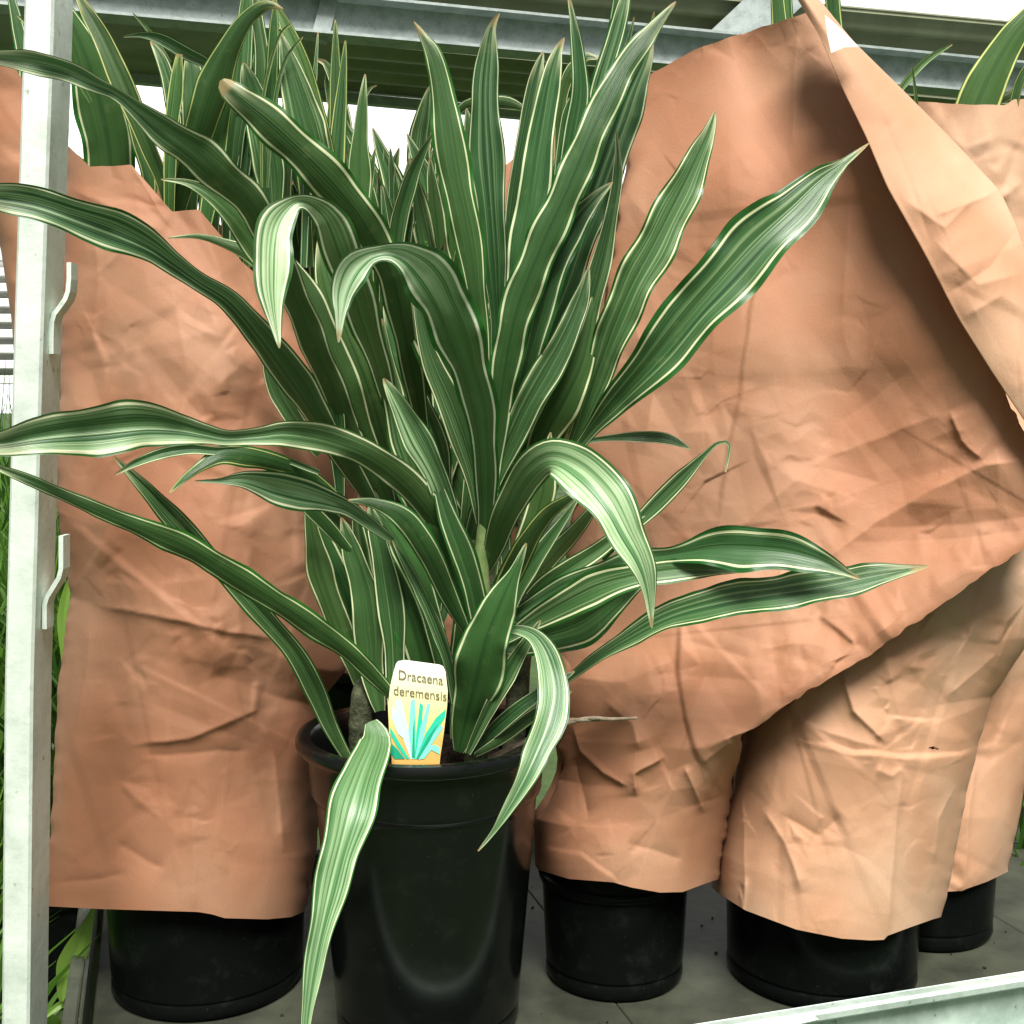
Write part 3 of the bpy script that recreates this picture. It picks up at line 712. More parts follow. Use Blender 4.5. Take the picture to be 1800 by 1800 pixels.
# the fold: the sheet's free edge rolled forward and down over itself
def fold(parent):
    L_ = [(1400, -4), (1440, 62), (1478, 150), (1522, 240), (1560, 330), (1622, 440), (1684, 560), (1742, 652), (1802, 742), (1880, 860)]
    R_ = [(1424, -22), (1500, 72), (1590, 160), (1682, 252), (1760, 336), (1790, 400), (1812, 470), (1835, 560), (1870, 690), (1930, 860)]
    nu, nv = 70, 330; t = np.linspace(0, 1, nv); k = np.linspace(0, 1, len(L_))
    L_ = np.array(L_, float); R_ = np.array(R_, float)
    def sm(a):
        o = np.interp(t, k, a); w = np.hanning(17); w /= w.sum(); q = np.convolve(np.pad(o, 8, 'edge'), w, 'valid'); return q
    lx, ly, rx, ry = sm(L_[:, 0]), sm(L_[:, 1]), sm(R_[:, 0]), sm(R_[:, 1])
    u = np.linspace(0, 1.22, nu)
    U, V = np.meshgrid(u, t)
    ue = np.where(U <= 1, U, 2 - U)
    X = lx[:, None] * (1 - ue) + rx[:, None] * ue; Y_ = ly[:, None] * (1 - ue) + ry[:, None] * ue
    H = crumple(X, Y_, 77, .5, 26, (50, 170)) * np.clip((V - .12) * 3, .15, 1) * np.clip(ue * 4, .2, 1) * np.clip((1.02 - ue) * 6, .1, 1)
    for pts, w, a in (([(1540, 180), (1600, 320), (1640, 440)], 16, -.004), ([(1590, 350), (1660, 400), (1720, 340)], 16, .008), ([(1640, 380), (1720, 350), (1755, 335)], 10, .008), ([(1640, 420), (1720, 500), (1800, 480)], 25, .010), ([(1660, 520), (1740, 470), (1790, 400)], 18, -.006), ([(1690, 560), (1760, 520), (1830, 560)], 24, .008)):
        dd, sd_, tt = seg_dist(X, Y_, pts); H = H + .5 * a * np.exp(-dd / w) * np.clip(np.minimum(tt, 1 - tt) * 6, 0, 1)
    base = np.interp(V, [0, .3, .6, 1], [1.285, 1.236, 1.178, 1.143])
    D = base - .010 * np.sin(np.clip(ue, 0, 1) * math.pi * .85) + .030 * ue ** 3 + np.where(U > 1, (U - 1) * .10, 0) - H
    v = P(X, Y_, D).reshape(-1, 3)
    o = mesh('folded_edge', v, [tuple(reversed(q)) for q in grid_faces(nv, nu)], M_PAPER2, parent, True)
    md = o.modifiers.new('thick', 'SOLIDIFY'); md.thickness = .0004
    w = [(1450, 26, 1.235), (1454, 60, 1.226), (1461, 93, 1.222), (1484, 83, 1.222), (1509, 82, 1.228), (1480, 52, 1.232)]
    mesh('turned_corner', [P(*q) for q in w], [(0, 1, 2, 5), (5, 2, 3, 4)], M_PAPERIN, o, False)
fold(B)

# C, right front
C = empty('potted_dracaena', (px(1455, 1.36), 1.36, 0), 'brown paper wrapped dracaena whose pot stands just behind the front lip of the trolley', 'potted plant', GW)
pot(px(1462, 1.305), 1.305, C, .104, .108, .16, .001)
sleeve(C, [(1430, 700), (1360, 950), (1325, 1150), (1308, 1290), (1284, 1400), (1266, 1500), (1262, 1570)],
       [(1890, 700), (1880, 950), (1815, 1120), (1745, 1225), (1722, 1300), (1700, 1390), (1672, 1540), (1655, 1612)],
       [(1430, 700), (1600, 680), (1890, 700)],
       [(1262, 1570), (1310, 1600), (1400, 1634), (1480, 1650), (1530, 1653), (1554, 1652), (1560, 1645), (1600, 1630), (1640, 1616), (1655, 1612)],
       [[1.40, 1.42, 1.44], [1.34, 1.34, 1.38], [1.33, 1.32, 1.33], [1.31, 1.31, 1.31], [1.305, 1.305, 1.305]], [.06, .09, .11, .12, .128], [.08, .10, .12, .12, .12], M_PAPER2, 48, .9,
       [('s', [(1430, 1306), (1500, 1322), (1600, 1330), (1690, 1326), (1730, 1312)][::-1], 50, .012), ('r', [(1395, 1260), (1460, 1290), (1560, 1318)], 20, .008),
        ('a', [(1480, 1180), (1500, 1250), (1560, 1310)], 26, .014), ('r', [(1530, 1100), (1560, 1160), (1590, 1290)], 24, .012), ('r', [(1340, 1420), (1380, 1480), (1410, 1570)], 13, .009), ('r', [(1370, 1430), (1440, 1470), (1480, 1430)], 20, -.008),
        ('a', [(1590, 1340), (1575, 1450), (1560, 1650)][::-1], 26, .008), ('r', [(1680, 1380), (1650, 1440), (1640, 1520)], 10, .008), ('r', [(1305, 1300), (1310, 1590)], 8, .004), ('r', [(1540, 1350), (1570, 1365), (1590, 1350)], 12, .006),
        ('r', [(1750, 1020), (1780, 1100), (1740, 1200)], 22, .010), ('r', [(1660, 1230), (1750, 1150), (1755, 1100)], 20, .010), ('r', [(1600, 1200), (1640, 1080), (1700, 1000)], 34, .010), ('r', [(1300, 1560), (1305, 1600), (1310, 1540)], 6, .006)], nu=200, nv=380, hole=(1640, 1315, 12, 4), ampf=lambda x, y: np.interp(y, [700, 1300, 1400, 1500, 1650], [1.2, 1.3, .9, .6, .35]), torn=2)
hl = P(np.array([1628, 1634, 1642, 1652, 1650, 1640, 1630]), np.array([1316, 1312, 1313, 1312, 1317, 1317, 1319]), 1.2)
# D, far right behind
Dp = empty('potted_dracaena', (px(1680, 1.5), 1.5, 0), 'brown paper wrapped dracaena in the rear right corner of the trolley', 'potted plant', GW)
pot(px(1640, 1.425), 1.425, Dp, .084, .089, .15, .002)
sleeve(Dp, [(1560, 180), (1560, 600), (1600, 1100), (1605, 1350), (1602, 1480), (1590, 1572)],
       [(1960, 176), (1930, 600), (1880, 1000), (1820, 1300), (1792, 1430), (1772, 1532)],
       [(1560, 180), (1610, 178), (1700, 184), (1768, 184), (1782, 174), (1960, 176)],
       [(1590, 1572), (1650, 1568), (1692, 1566), (1700, 1562), (1735, 1550), (1772, 1532)],
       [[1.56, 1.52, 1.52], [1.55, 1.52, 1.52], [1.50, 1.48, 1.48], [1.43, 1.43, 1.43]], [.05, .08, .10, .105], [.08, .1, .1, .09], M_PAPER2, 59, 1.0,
       [('a', [(1715, 1330), (1705, 1420), (1694, 1566)][::-1], 18, .006), ('r', [(1620, 220), (1700, 260), (1760, 240)], 30, .008), ('r', [(1800, 320), (1740, 360), (1700, 340)], 14, .008), ('r', [(1790, 250), (1760, 340)], 20, -.008), ('r', [(1660, 1330), (1740, 1335), (1800, 1300)], 16, -.006)], nu=130, nv=300, torn=3)

# E, behind the middle
Ep = empty('potted_dracaena', (px(720, 1.62), 1.62, 0), 'dracaena behind the unwrapped plant with only slivers of its paper wrap showing', 'potted plant', GW)
pot(px(715, 1.62), 1.62, Ep, .095, .118, .29)
sleeve(Ep, [(428, 262), (440, 600), (520, 1000), (560, 1350)], [(1046, 250), (1075, 600), (930, 1000), (870, 1350)],
       [(428, 262), (440, 255), (520, 300), (592, 265), (640, 300), (760, 318), (890, 290), (975, 212), (1006, 214), (1046, 250)], [(560, 1350), (640, 1368), (720, 1372), (800, 1366), (870, 1350)],
       [[1.62, 1.62, 1.62], [1.62, 1.62, 1.62], [1.62, 1.62, 1.62]], [.06, .10, .11], [.1, .12, .11], M_PAPER, 64, 1.0, nu=90, nv=160)

# F, beyond the post on the left, off the trolley
Fp = empty('potted_dracaena', (px(0, 1.8), 1.8, GZ), 'paper wrapped plant standing on the grass outside the trolley beyond the left post', 'potted plant')
mb = MB()
sleeve(Fp, [(-90, 120), (-40, 300), (0, 430), (20, 560), (34, 760), (44, 1300)], [(106, 140), (104, 400), (98, 600), (92, 800), (82, 1000), (66, 1300)],
       [(-90, 120), (0, 116), (28, 120), (36, 136), (70, 140), (106, 140)], [(44, 1300), (52, 1304), (66, 1300)],
       [[1.8, 1.8, 1.8], [1.8, 1.8, 1.8], [1.8, 1.8, 1.8]], [.08, .06, .02], [.08, .06, .02], M_PAPER, 71, .8, nu=60, nv=160)
po = pot(px(55, 1.8), 1.8, Fp, .07, .085, .20)
po.data.transform(__import__('mathutils').Matrix.Translation((0, 0, GZ)))
for o in Fp.children:
    if o.name.startswith('soil'): o.data.transform(__import__('mathutils').Matrix.Translation((0, 0, GZ)))

# ------------------------------------------------------------------ leaves
def catmull(a, t):
    a = np.asarray(a, float); n = len(a); s = t * (n - 1); i = np.clip(s.astype(int), 0, n - 2); f = s - i
    p0 = a[np.clip(i - 1, 0, n - 1)]; p1 = a[i]; p2 = a[i + 1]; p3 = a[np.clip(i + 2, 0, n - 1)]
    if a.ndim > 1: f = f[:, None]
    return .5 * ((2 * p1) + (-p0 + p2) * f + (2 * p0 - 5 * p1 + 4 * p2 - p3) * f ** 2 + (-p0 + 3 * p1 - 3 * p2 + p3) * f ** 3)

lrs = np.random.RandomState(3)
def leaf(parent, pts, d, under=0, mat=None, tilt=None, wav=1.0, seed=None, name='leaf', fold_=None):
    """a strap leaf from base to tip: pts = (x, y, width) in photo pixels, d = distances along it, under = 0 upper side, 1 underside (or a list)"""
    mat = mat or M_LEAF
    pts = np.array(pts, float); L = np.hypot(*np.diff(pts[:, :2], axis=0).T).sum()
    nl = int(np.clip(L / 9, 16, 90)); nc = 15
    # arc-length-even parameter
    q = np.concatenate([[0], np.cumsum(np.hypot(*np.diff(pts[:, :2], axis=0).T))]); q /= q[-1]
    tt = np.linspace(0, 1, nl); par = np.interp(tt, q, np.linspace(0, 1, len(pts)))
    w = np.hanning(5)[1:-1]; w /= w.sum()
    XY = catmull(pts[:, :2], par); Wd = np.clip(np.interp(par, np.linspace(0, 1, len(pts)), pts[:, 2]), .8, None)
    ker = np.hanning(max(5, nl // 18 * 2 + 1)); ker /= ker.sum(); pd = len(ker) // 2
    Ws = np.convolve(np.pad(Wd, pd, 'edge'), ker, 'valid'); Wd = np.where(tt > .93, np.minimum(Wd, Ws), Ws)
    Dp_ = catmull(np.array(d, float), tt) if len(d) > 2 else np.interp(tt, [0, 1], d)
    un = np.interp(tt, np.linspace(0, 1, len(under)), under) if hasattr(under, '__len__') else np.full(nl, float(under))
    C3 = P(XY[:, 0], XY[:, 1], Dp_)
    Tn = np.gradient(C3, axis=0); Tn /= np.linalg.norm(Tn, axis=1)[:, None]
    view = np.array([0, 0, CAMZ]) - C3; view /= np.linalg.norm(view, axis=1)[:, None]
    Wv = np.cross(Tn, view); Wv /= np.linalg.norm(Wv, axis=1)[:, None]; Nn = np.cross(Wv, Tn)
    Nn *= np.sign((Nn * view).sum(1))[:, None]
    t0 = lrs.uniform(-.5, .5) if tilt is None else tilt; tw = t0 + lrs.uniform(-.25, .25) * (tt - .5)
    k = (.36 if fold_ is None else fold_) * np.where(un > .5, -.7, 1.0)
    k = np.convolve(np.pad(k, 4, 'edge'), np.ones(9) / 9, 'valid')
    wm = Wd * Dp_ / FPX / 2
    u = np.linspace(-1, 1, nc); ph1, ph2 = lrs.uniform(0, 6.28, 2); fr = L / lrs.uniform(90, 150)
    V = np.zeros((nl, nc, 3))
    for j, uu in enumerate(u):
        ph = ph1 if uu < 0 else ph2
        wave = wav * .17 * np.sin(tt * fr * 6.28 + ph) * abs(uu) ** 2.5 + wav * .05 * np.sin(tt * fr * 15 + ph * 2) * abs(uu) ** 3
        wo = 1 + wav * .10 * np.sin(tt * fr * 4.7 + ph * 1.7)
        hgt = k * (abs(uu) ** 1.25 - .35) + wave + .018 * math.cos(uu * 17) - .05 * math.exp(-abs(uu) * 14)
        a = Wv * np.cos(tw)[:, None] + Nn * np.sin(tw)[:, None]; b = Nn * np.cos(tw)[:, None] - Wv * np.sin(tw)[:, None]
        V[:, j] = C3 + a * (wm * 1.07 * uu * wo / np.cos(tw))[:, None] + b * (wm * hgt)[:, None]
    UVs = np.stack([np.tile(u, (nl, 1)), np.tile(tt[:, None], (1, nc))], -1).reshape(-1, 2)
    sd = lrs.rand() if seed is None else seed
    o = mesh(name, V.reshape(-1, 3), grid_faces(nl, nc), mat, parent, True, UVs, {'under': np.repeat(un, nc), 'seed': np.full(nl * nc, sd)})
    return o

FR = empty('potted_dracaena', (px(748, 1.21), 1.21, 0), 'unwrapped dracaena with white striped leaves in a glossy black pot', 'potted plant')
FX = px(747, 1.21)
pot(FX, 1.205, FR, .094, .119, .302, .014, .017, mat=M_POTF)

T_ = 1      # under flag
# (points, distances, under)
rr = random.Random(12)
FRONT = [
 # --- right
 ([(985, 830, 10), (1040, 755, 22), (1085, 705, 48), (1165, 615, 84), (1245, 520, 98), (1325, 432, 104), (1395, 366, 82), (1442, 320, 48), (1480, 290, 16), (1527, 252, 2)], (1.20, 1.12, 1.10, 1.12), 0, .1),
 ([(985, 840, 14), (1030, 720, 34), (1065, 620, 54), (1105, 520, 66), (1160, 415, 70), (1210, 315, 56), (1243, 240, 24), (1257, 195, 2)], (1.22, 1.16, 1.16), 0, .1),
 ([(860, 900, 20), (878, 720, 40), (905, 560, 58), (950, 438, 60), (1000, 328, 56), (1042, 228, 50), (1092, 128, 44), (1142, 58, 28), (1188, 3, 2)], (1.19, 1.14, 1.12, 1.14), .8, 0),
 ([(900, 800, 20), (945, 620, 50), (1010, 430, 64), (1065, 280, 72), (1105, 170, 56), (1132, 110, 30), (1146, 66, 2)], (1.23, 1.19, 1.18), 0, 0),
 ([(880, 820, 15), (925, 640, 46), (962, 500, 52), (1002, 405, 50), (1040, 355, 30), (1077, 320, 2)], (1.20, 1.15, 1.15), 0, 0),
 ([(935, 860, 20), (985, 730, 46), (1022, 590, 44), (1055, 470, 34), (1082, 340, 18), (1086, 280, 12), (1083, 230, 2)], (1.22, 1.18, 1.17), .3, 0),
 ([(850, 900, 15), (885, 806, 34), (920, 727, 50), (960, 655, 50), (995, 590, 44), (1020, 530, 30), (1035, 470, 3)], (1.19, 1.16, 1.16), 0, 0),
 ([(925, 840, 20), (950, 780, 44), (985, 715, 62), (1018, 650, 50), (1034, 590, 34), (1050, 500, 6)], (1.21, 1.18, 1.18), 1, 0),
 ([(1010, 782, 5), (1060, 771, 10), (1120, 768, 18), (1175, 772, 18), (1215, 790, 2)], (1.2, 1.17, 1.16), 0, .2),
 ([(1060, 985, 6), (1100, 940, 20), (1150, 890, 30), (1200, 840, 26), (1240, 798, 10), (1262, 779, 6), (1282, 782, 5), (1275, 830, 3)], (1.2, 1.18, 1.16), 0, .2),
 ([(843, 1020, 16), (868, 960, 36), (895, 890, 52), (925, 835, 58), (968, 806, 60), (1020, 826, 84), (1064, 872, 82), (1100, 935, 66), (1126, 985, 46), (1140, 1038, 24), (1146, 1104, 2)], (1.17, 1.10, 1.02, .99, 1.0), (1, 1, .6, 0, 0, 0, 0), .15),
 ([(850, 1100, 26), (895, 1020, 40), (925, 955, 36), (962, 905, 28), (1000, 877, 14), (1035, 850, 3)], (1.16, 1.10, 1.07), .9, -.2, 'y'),
 ([(806, 1322, 16), (818, 1270, 50), (836, 1200, 84), (856, 1120, 84), (882, 1055, 50), (905, 1005, 22), (925, 955, 3)], (1.15, 1.10, 1.09), 1, 0),
 ([(880, 1100, 10), (940, 1062, 36), (1000, 1028, 36), (1060, 1003, 30), (1110, 985, 36), (1180, 975, 24), (1245, 965, 58), (1310, 964, 80), (1380, 970, 66), (1440, 985, 42), (1488, 1007, 14), (1512, 1018, 2)], (1.18, 1.14, 1.08, 1.05), 0, .2),
 ([(880, 1130, 12), (960, 1080, 46), (1040, 1038, 58), (1110, 1015, 46), (1180, 1003, 42), (1250, 1001, 24), (1305, 1005, 2)], (1.17, 1.12, 1.10), 0, .1),
 ([(890, 1140, 20), (960, 1120, 66), (1020, 1100, 74), (1075, 1062, 46), (1130, 1020, 20), (1170, 1000, 3)], (1.19, 1.16, 1.15), .3, 0),
 ([(905, 1280, 6), (985, 1205, 10), (1050, 1156, 20), (1110, 1118, 32), (1180, 1082, 46), (1260, 1060, 58), (1350, 1045, 60), (1440, 1032, 58), (1530, 1014, 44), (1590, 1003, 20), (1632, 995, 2)], (1.2, 1.13, 1.08, 1.06), 0, .3),
 ([(865, 1120, 5), (900, 1106, 14), (938, 1118, 26), (962, 1158, 44), (974, 1215, 54), (962, 1275, 56), (938, 1335, 44), (905, 1400, 26), (872, 1455, 10), (840, 1496, 2)], (1.12, 1.06, 1.01, 1.0), 0, .1),
 ([(830, 1325, 8), (870, 1282, 22), (915, 1243, 26), (960, 1212, 18), (1010, 1180, 3)], (1.16, 1.12, 1.12), 0, 0),
 ([(822, 1325, 8), (858, 1250, 24), (892, 1185, 30), (925, 1130, 20), (950, 1090, 3)], (1.14, 1.12, 1.12), 0, 0),
 ([(835, 1328, 8), (880, 1300, 18), (930, 1262, 24), (975, 1235, 16), (1005, 1215, 2)], (1.15, 1.13, 1.13), .6, 0),
 # --- centre
 ([(848, 990, 26), (854, 870, 36), (845, 730, 56), (818, 630, 76), (788, 548, 94), (758, 490, 92), (722, 455, 66), (690, 443, 34), (662, 446, 16), (642, 454, 34), (619, 474, 62), (603, 510, 50), (598, 550, 20), (595, 602, 2)], (1.17, 1.10, 1.03, .98, .98), (1, 1, 1, 1, .2, 0, 0), .1),
 ([(852, 760, 20), (845, 583, 30), (835, 500, 38), (820, 400, 50), (798, 300, 58), (783, 200, 50), (764, 105, 30), (745, 66, 14), (727, 38, 2)], (1.2, 1.16, 1.15), .7, .1),
 ([(868, 780, 14), (875, 600, 22), (871, 500, 32), (865, 400, 46), (855, 267, 57), (852, 167, 47), (857, 100, 32), (864, 50, 15), (878, 23, 2)], (1.23, 1.18, 1.17), 0, .0),
 ([(880, 780, 14), (898, 620, 30), (912, 500, 46), (926, 420, 56), (938, 333, 54), (953, 233, 44), (968, 140, 34), (980, 92, 16), (992, 66, 2)], (1.22, 1.18, 1.17), 0, .0),
 ([(900, 760, 14), (940, 560, 26), (975, 400, 30), (995, 300, 28), (1010, 220, 33), (1019, 160, 33), (1016, 95, 24), (1008, 40, 12), (998, -14, 2)], (1.26, 1.22, 1.2), .2, 0),
 ([(930, 700, 20), (990, 450, 30), (1040, 220, 30), (1062, 130, 34), (1082, 62, 32), (1098, 0, 20), (1106, -40, 2)], (1.28, 1.25, 1.24), 0, 0),
 ([(885, 700, 14), (898, 430, 24), (912, 300, 26), (930, 200, 26), (944, 130, 22), (955, 90, 2)], (1.27, 1.24, 1.23), 0, 0),
 ([(820, 1010, 14), (800, 940, 26), (772, 850, 42), (735, 775, 50), (702, 712, 36), (674, 665, 3)], (1.16, 1.11, 1.09), 0, .2),
 ([(845, 920, 14), (832, 840, 30), (812, 770, 42), (785, 700, 44), (760, 640, 34), (740, 570, 20), (725, 500, 3)], (1.17, 1.14, 1.13), 0, -.1),
 ([(842, 900, 20), (820, 780, 40), (790, 680, 56), (750, 590, 56), (705, 510, 44), (672, 462, 20), (655, 440, 3)], (1.2, 1.16, 1.14), 0, 0),
 ([(860, 890, 14), (890, 760, 36), (915, 650, 50), (930, 560, 40), (940, 480, 20), (948, 430, 3)], (1.21, 1.18, 1.17), .8, 0),
 # --- lower middle
 ([(668, 1250, 16), (655, 1190, 40), (650, 1120, 50), (640, 1040, 50), (620, 970, 34), (600, 910, 4)], (1.165, 1.15, 1.15), .3, 0),
 ([(690, 1240, 14), (694, 1170, 34), (690, 1090, 44), (676, 1000, 40), (660, 930, 26), (650, 880, 3)], (1.155, 1.145, 1.15), .2, 0),
 ([(780, 1200, 14), (766, 1110, 34), (740, 1030, 44), (706, 960, 40), (680, 920, 20), (655, 890, 3)], (1.15, 1.13, 1.12), .9, 0),
 ([(640, 1230, 14), (615, 1150, 34), (585, 1070, 44), (562, 1000, 44), (548, 930, 26), (540, 870, 3)], (1.18, 1.165, 1.16), .8, 0),
 ([(600, 800, 10), (590, 730, 30), (578, 660, 34), (570, 600, 20), (566, 560, 2)], (1.18, 1.16, 1.16), .2, 0),
 ([(560, 800, 10), (520, 740, 30), (490, 690, 36), (474, 640, 22), (470, 600, 3)], (1.23, 1.22, 1.22), .4, 0),
 ([(760, 960, 10), (735, 860, 30), (705, 770, 44), (690, 690, 40), (680, 620, 20), (672, 560, 3)], (1.19, 1.17, 1.16), 0, 0),
 # --- left
 ([(745, 760, 20), (722, 640, 40), (690, 490, 52), (640, 395, 62), (590, 330, 70), (530, 268, 66), (470, 213, 58), (420, 172, 48), (398, 152, 30), (390, 140, 8)], (1.21, 1.12, 1.06, 1.03), 1, .2),
 ([(660, 860, 20), (600, 720, 40), (545, 590, 46), (500, 480, 46), (450, 372, 50), (400, 318, 62), (335, 262, 64), (265, 212, 40), (207, 166, 14), (165, 147, 26), (100, 118, 38), (20, 104, 32), (-40, 96, 10)], (1.21, 1.12, 1.02, .95, .90), (1, 1, 1, 1, .9, 0, 0, 0), .2),
 ([(680, 930, 20), (610, 815, 34), (560, 735, 46), (515, 665, 56), (465, 598, 50), (405, 530, 38), (350, 494, 26), (300, 458, 40), (262, 432, 54), (200, 402, 66), (130, 378, 62), (60, 356, 52), (0, 346, 46), (-60, 342, 20)], (1.2, 1.10, 1.0, .93, .90), (.9, .9, .8, .2, 0, 0, 0), .25),
 ([(700, 760, 14), (665, 640, 40), (630, 530, 62), (600, 440, 66), (576, 385, 56), (548, 358, 34), (524, 354, 14), (504, 368, 40), (486, 396, 62), (478, 440, 68), (477, 500, 56), (482, 555, 28), (491, 612, 2)], (1.19, 1.10, 1.03, .99, .99), (1, 1, 1, .3, 0, 0), .1),
 ([(640, 760, 20), (600, 680, 44), (555, 575, 54), (510, 500, 56), (455, 430, 54), (412, 378, 44), (372, 342, 28), (330, 321, 12), (283, 315, 2)], (1.22, 1.15, 1.1), (1, 1, .8, .2), 0),
 ([(620, 650, 20), (560, 550, 40), (500, 490, 40), (440, 447, 26), (400, 430, 16), (350, 416, 9), (295, 418, 2)], (1.23, 1.17, 1.15), 1, 0),
 ([(835, 1050, 20), (795, 960, 34), (750, 890, 48), (700, 835, 52), (650, 800, 44), (600, 780, 46), (550, 766, 54), (500, 760, 44), (455, 766, 28), (400, 770, 24), (360, 762, 34), (317, 752, 50), (265, 747, 76), (200, 751, 88), (133, 757, 78), (67, 767, 60), (0, 779, 44), (-50, 785, 14)], (1.17, 1.11, 1.03, .97, .93, .90), (1, 1, .9, .3, 0, 0, 0, 0), .25),
 ([(705, 1240, 14), (650, 1182, 28), (600, 1136, 36), (533, 1090, 40), (467, 1046, 42), (400, 1005, 42), (333, 964, 42), (267, 936, 38), (200, 908, 26), (133, 880, 22), (67, 850, 20), (0, 823, 12), (-40, 806, 4)], (1.13, 1.05, .97, .93), (1, 1, 1, .7, .3), .3),
 ([(622, 1350, 12), (602, 1318, 22), (580, 1275, 28), (555, 1215, 34), (520, 1150, 36), (470, 1090, 34), (415, 1030, 32), (350, 958, 34), (300, 906, 36), (250, 852, 24), (200, 803, 3)], (1.15, 1.09, 1.03), (.6, .3, 0, 0), .2),
 ([(560, 830, 8), (480, 800, 14), (430, 792, 12), (380, 792, 16), (333, 789, 18), (283, 797, 18), (235, 815, 14), (203, 835, 2)], (1.1, 1.04, 1.0), 0, .2),
 ([(600, 880, 14), (540, 835, 24), (480, 812, 34), (435, 802, 38), (390, 800, 30), (350, 822, 16), (320, 845, 12), (298, 866, 3)], (1.13, 1.06, 1.02), .8, .1, 'y'),
 ([(690, 950, 12), (620, 898, 26), (583, 882, 40), (535, 868, 56), (483, 855, 54), (430, 843, 32), (385, 845, 8), (343, 846, 3)], (1.12, 1.05, 1.0), 0, .15, 'y'),
 ([(690, 900, 20), (650, 800, 42), (610, 700, 58), (575, 610, 64), (540, 530, 56), (512, 470, 30), (495, 430, 3)], (1.22, 1.16, 1.14), 1, 0),
 ([(700, 880, 20), (672, 760, 44), (640, 660, 54), (600, 560, 56), (575, 480, 40), (560, 420, 4)], (1.24, 1.19, 1.18), .7, 0),
 ([(600, 900, 10), (592, 800, 26), (580, 715, 32), (572, 640, 26), (568, 570, 4)], (1.2, 1.18, 1.18), .3, 0),
 ([(820, 1110, 14), (786, 1040, 36), (752, 972, 42), (712, 912, 40), (662, 886, 20), (612, 880, 4)], (1.14, 1.09, 1.07), .9, 0),
 ([(830, 1090, 14), (800, 1020, 36), (768, 950, 46), (735, 880, 50), (700, 830, 44), (665, 800, 20), (640, 785, 3)], (1.17, 1.13, 1.12), .9, 0),
 ([(845, 1140, 14), (838, 1060, 40), (815, 980, 42), (785, 900, 34), (765, 840, 14), (750, 800, 2)], (1.15, 1.12, 1.12), .5, 0),
 ([(765, 1260, 30), (750, 1190, 58), (732, 1120, 66), (714, 1060, 48), (702, 1010, 24), (695, 960, 3)], (1.17, 1.15, 1.15), 1, 0),
 ([(806, 1260, 12), (790, 1170, 20), (768, 1105, 22), (744, 1050, 22), (715, 995, 14), (690, 950, 2)], (1.14, 1.12, 1.12), 0, .5),
 ([(655, 1230, 20), (640, 1140, 42), (612, 1060, 56), (580, 980, 50), (552, 915, 28), (535, 870, 3)], (1.2, 1.18, 1.17), .7, 0),
 ([(668, 1200, 20), (660, 1100, 44), (648, 1020, 46), (636, 950, 34), (622, 880, 4)], (1.21, 1.19, 1.18), .3, 0),
 ([(690, 1200, 20), (690, 1110, 38), (678, 1020, 44), (655, 940, 34), (630, 890, 4)], (1.18, 1.16, 1.16), .5, 0),
 ([(652, 1268, 16), (660, 1292, 50), (656, 1315, 58), (640, 1355, 74), (622, 1410, 80), (605, 1470, 74), (588, 1535, 62), (570, 1610, 48), (555, 1680, 36), (545, 1740, 28), (538, 1800, 18), (532, 1880, 3)], (1.09, 1.01, .985, .98, .98), (.8, .2, 0, 0, 0), .1),
 ([(800, 1300, 16), (808, 1200, 40), (815, 1120, 46), (822, 1040, 30), (830, 960, 3)], (1.19, 1.17, 1.17), .8, 0),
 ([(860, 1090, 12), (905, 1000, 34), (935, 930, 46), (955, 860, 44), (962, 800, 20), (968, 760, 3)], (1.19, 1.17, 1.16), 1, 0),
 ([(870, 1160, 12), (900, 1060, 26), (930, 1000, 30), (965, 950, 24), (1000, 900, 10), (1020, 870, 2)], (1.18, 1.16, 1.15), .2, 0),
 ([(880, 1130, 10), (940, 1045, 30), (1000, 1000, 34), (1060, 960, 28), (1110, 920, 14), (1140, 900, 2)], (1.22, 1.20, 1.19), .4, 0),
 ([(640, 1000, 10), (580, 930, 22), (530, 880, 24), (480, 830, 16), (440, 800, 3)], (1.16, 1.12, 1.1), .8, 0),
 ([(650, 700, 14), (632, 560, 30), (610, 450, 30), (590, 360, 20), (575, 300, 3)], (1.26, 1.24, 1.24), 0, 0),
 ([(660, 620, 14), (642, 480, 30), (632, 380, 38), (632, 300, 38), (634, 220, 24), (642, 130, 2)], (1.27, 1.24, 1.23), .8, 0),
]
for r in FRONT:
    key = r[0][-1][:2]; pale = key in ((595, 602), (491, 612)); midp = key in ((1146, 1104), (532, 1880), (674, 665), (343, 846), (-50, 785), (-60, 342), (-40, 96), (840, 1496))
    leaf(FR, r[0], r[1], r[2], M_LEAFP if pale else M_LEAFM if midp else M_LEAFY if len(r) > 4 else M_LEAF, r[3] + lrs.uniform(-.12, .12), wav=.8)
# dim inner blades between the traced ones
nfill = 98 - len(FRONT)
for i in range(nfill):
    bx = rr.uniform(700, 930); by = rr.uniform(900, 1180); a = rr.uniform(-1, 1)
    tx = bx + a * 260 + rr.uniform(-40, 40); ty = by - rr.uniform(300, 620) * (1 - .3 * abs(a)); tx = min(max(tx, 480), 1060); w = rr.uniform(26, 50)
    mx_, my_ = bx + (tx - bx) * .35, by + (ty - by) * .5
    dd = rr.uniform(1.205, 1.30)
    leaf(FR, [(bx, by, 14), ((bx + mx_) / 2, (by + my_) / 2, w * .7), (mx_, my_, w), ((mx_ + tx) / 2, (my_ + ty) / 2, w * .9), (tx * .85 + mx_ * .15, ty * .85 + my_ * .15, w * .45), (tx, ty, 2)], (1.24, dd, dd), rr.choice((0, .3, 1)))
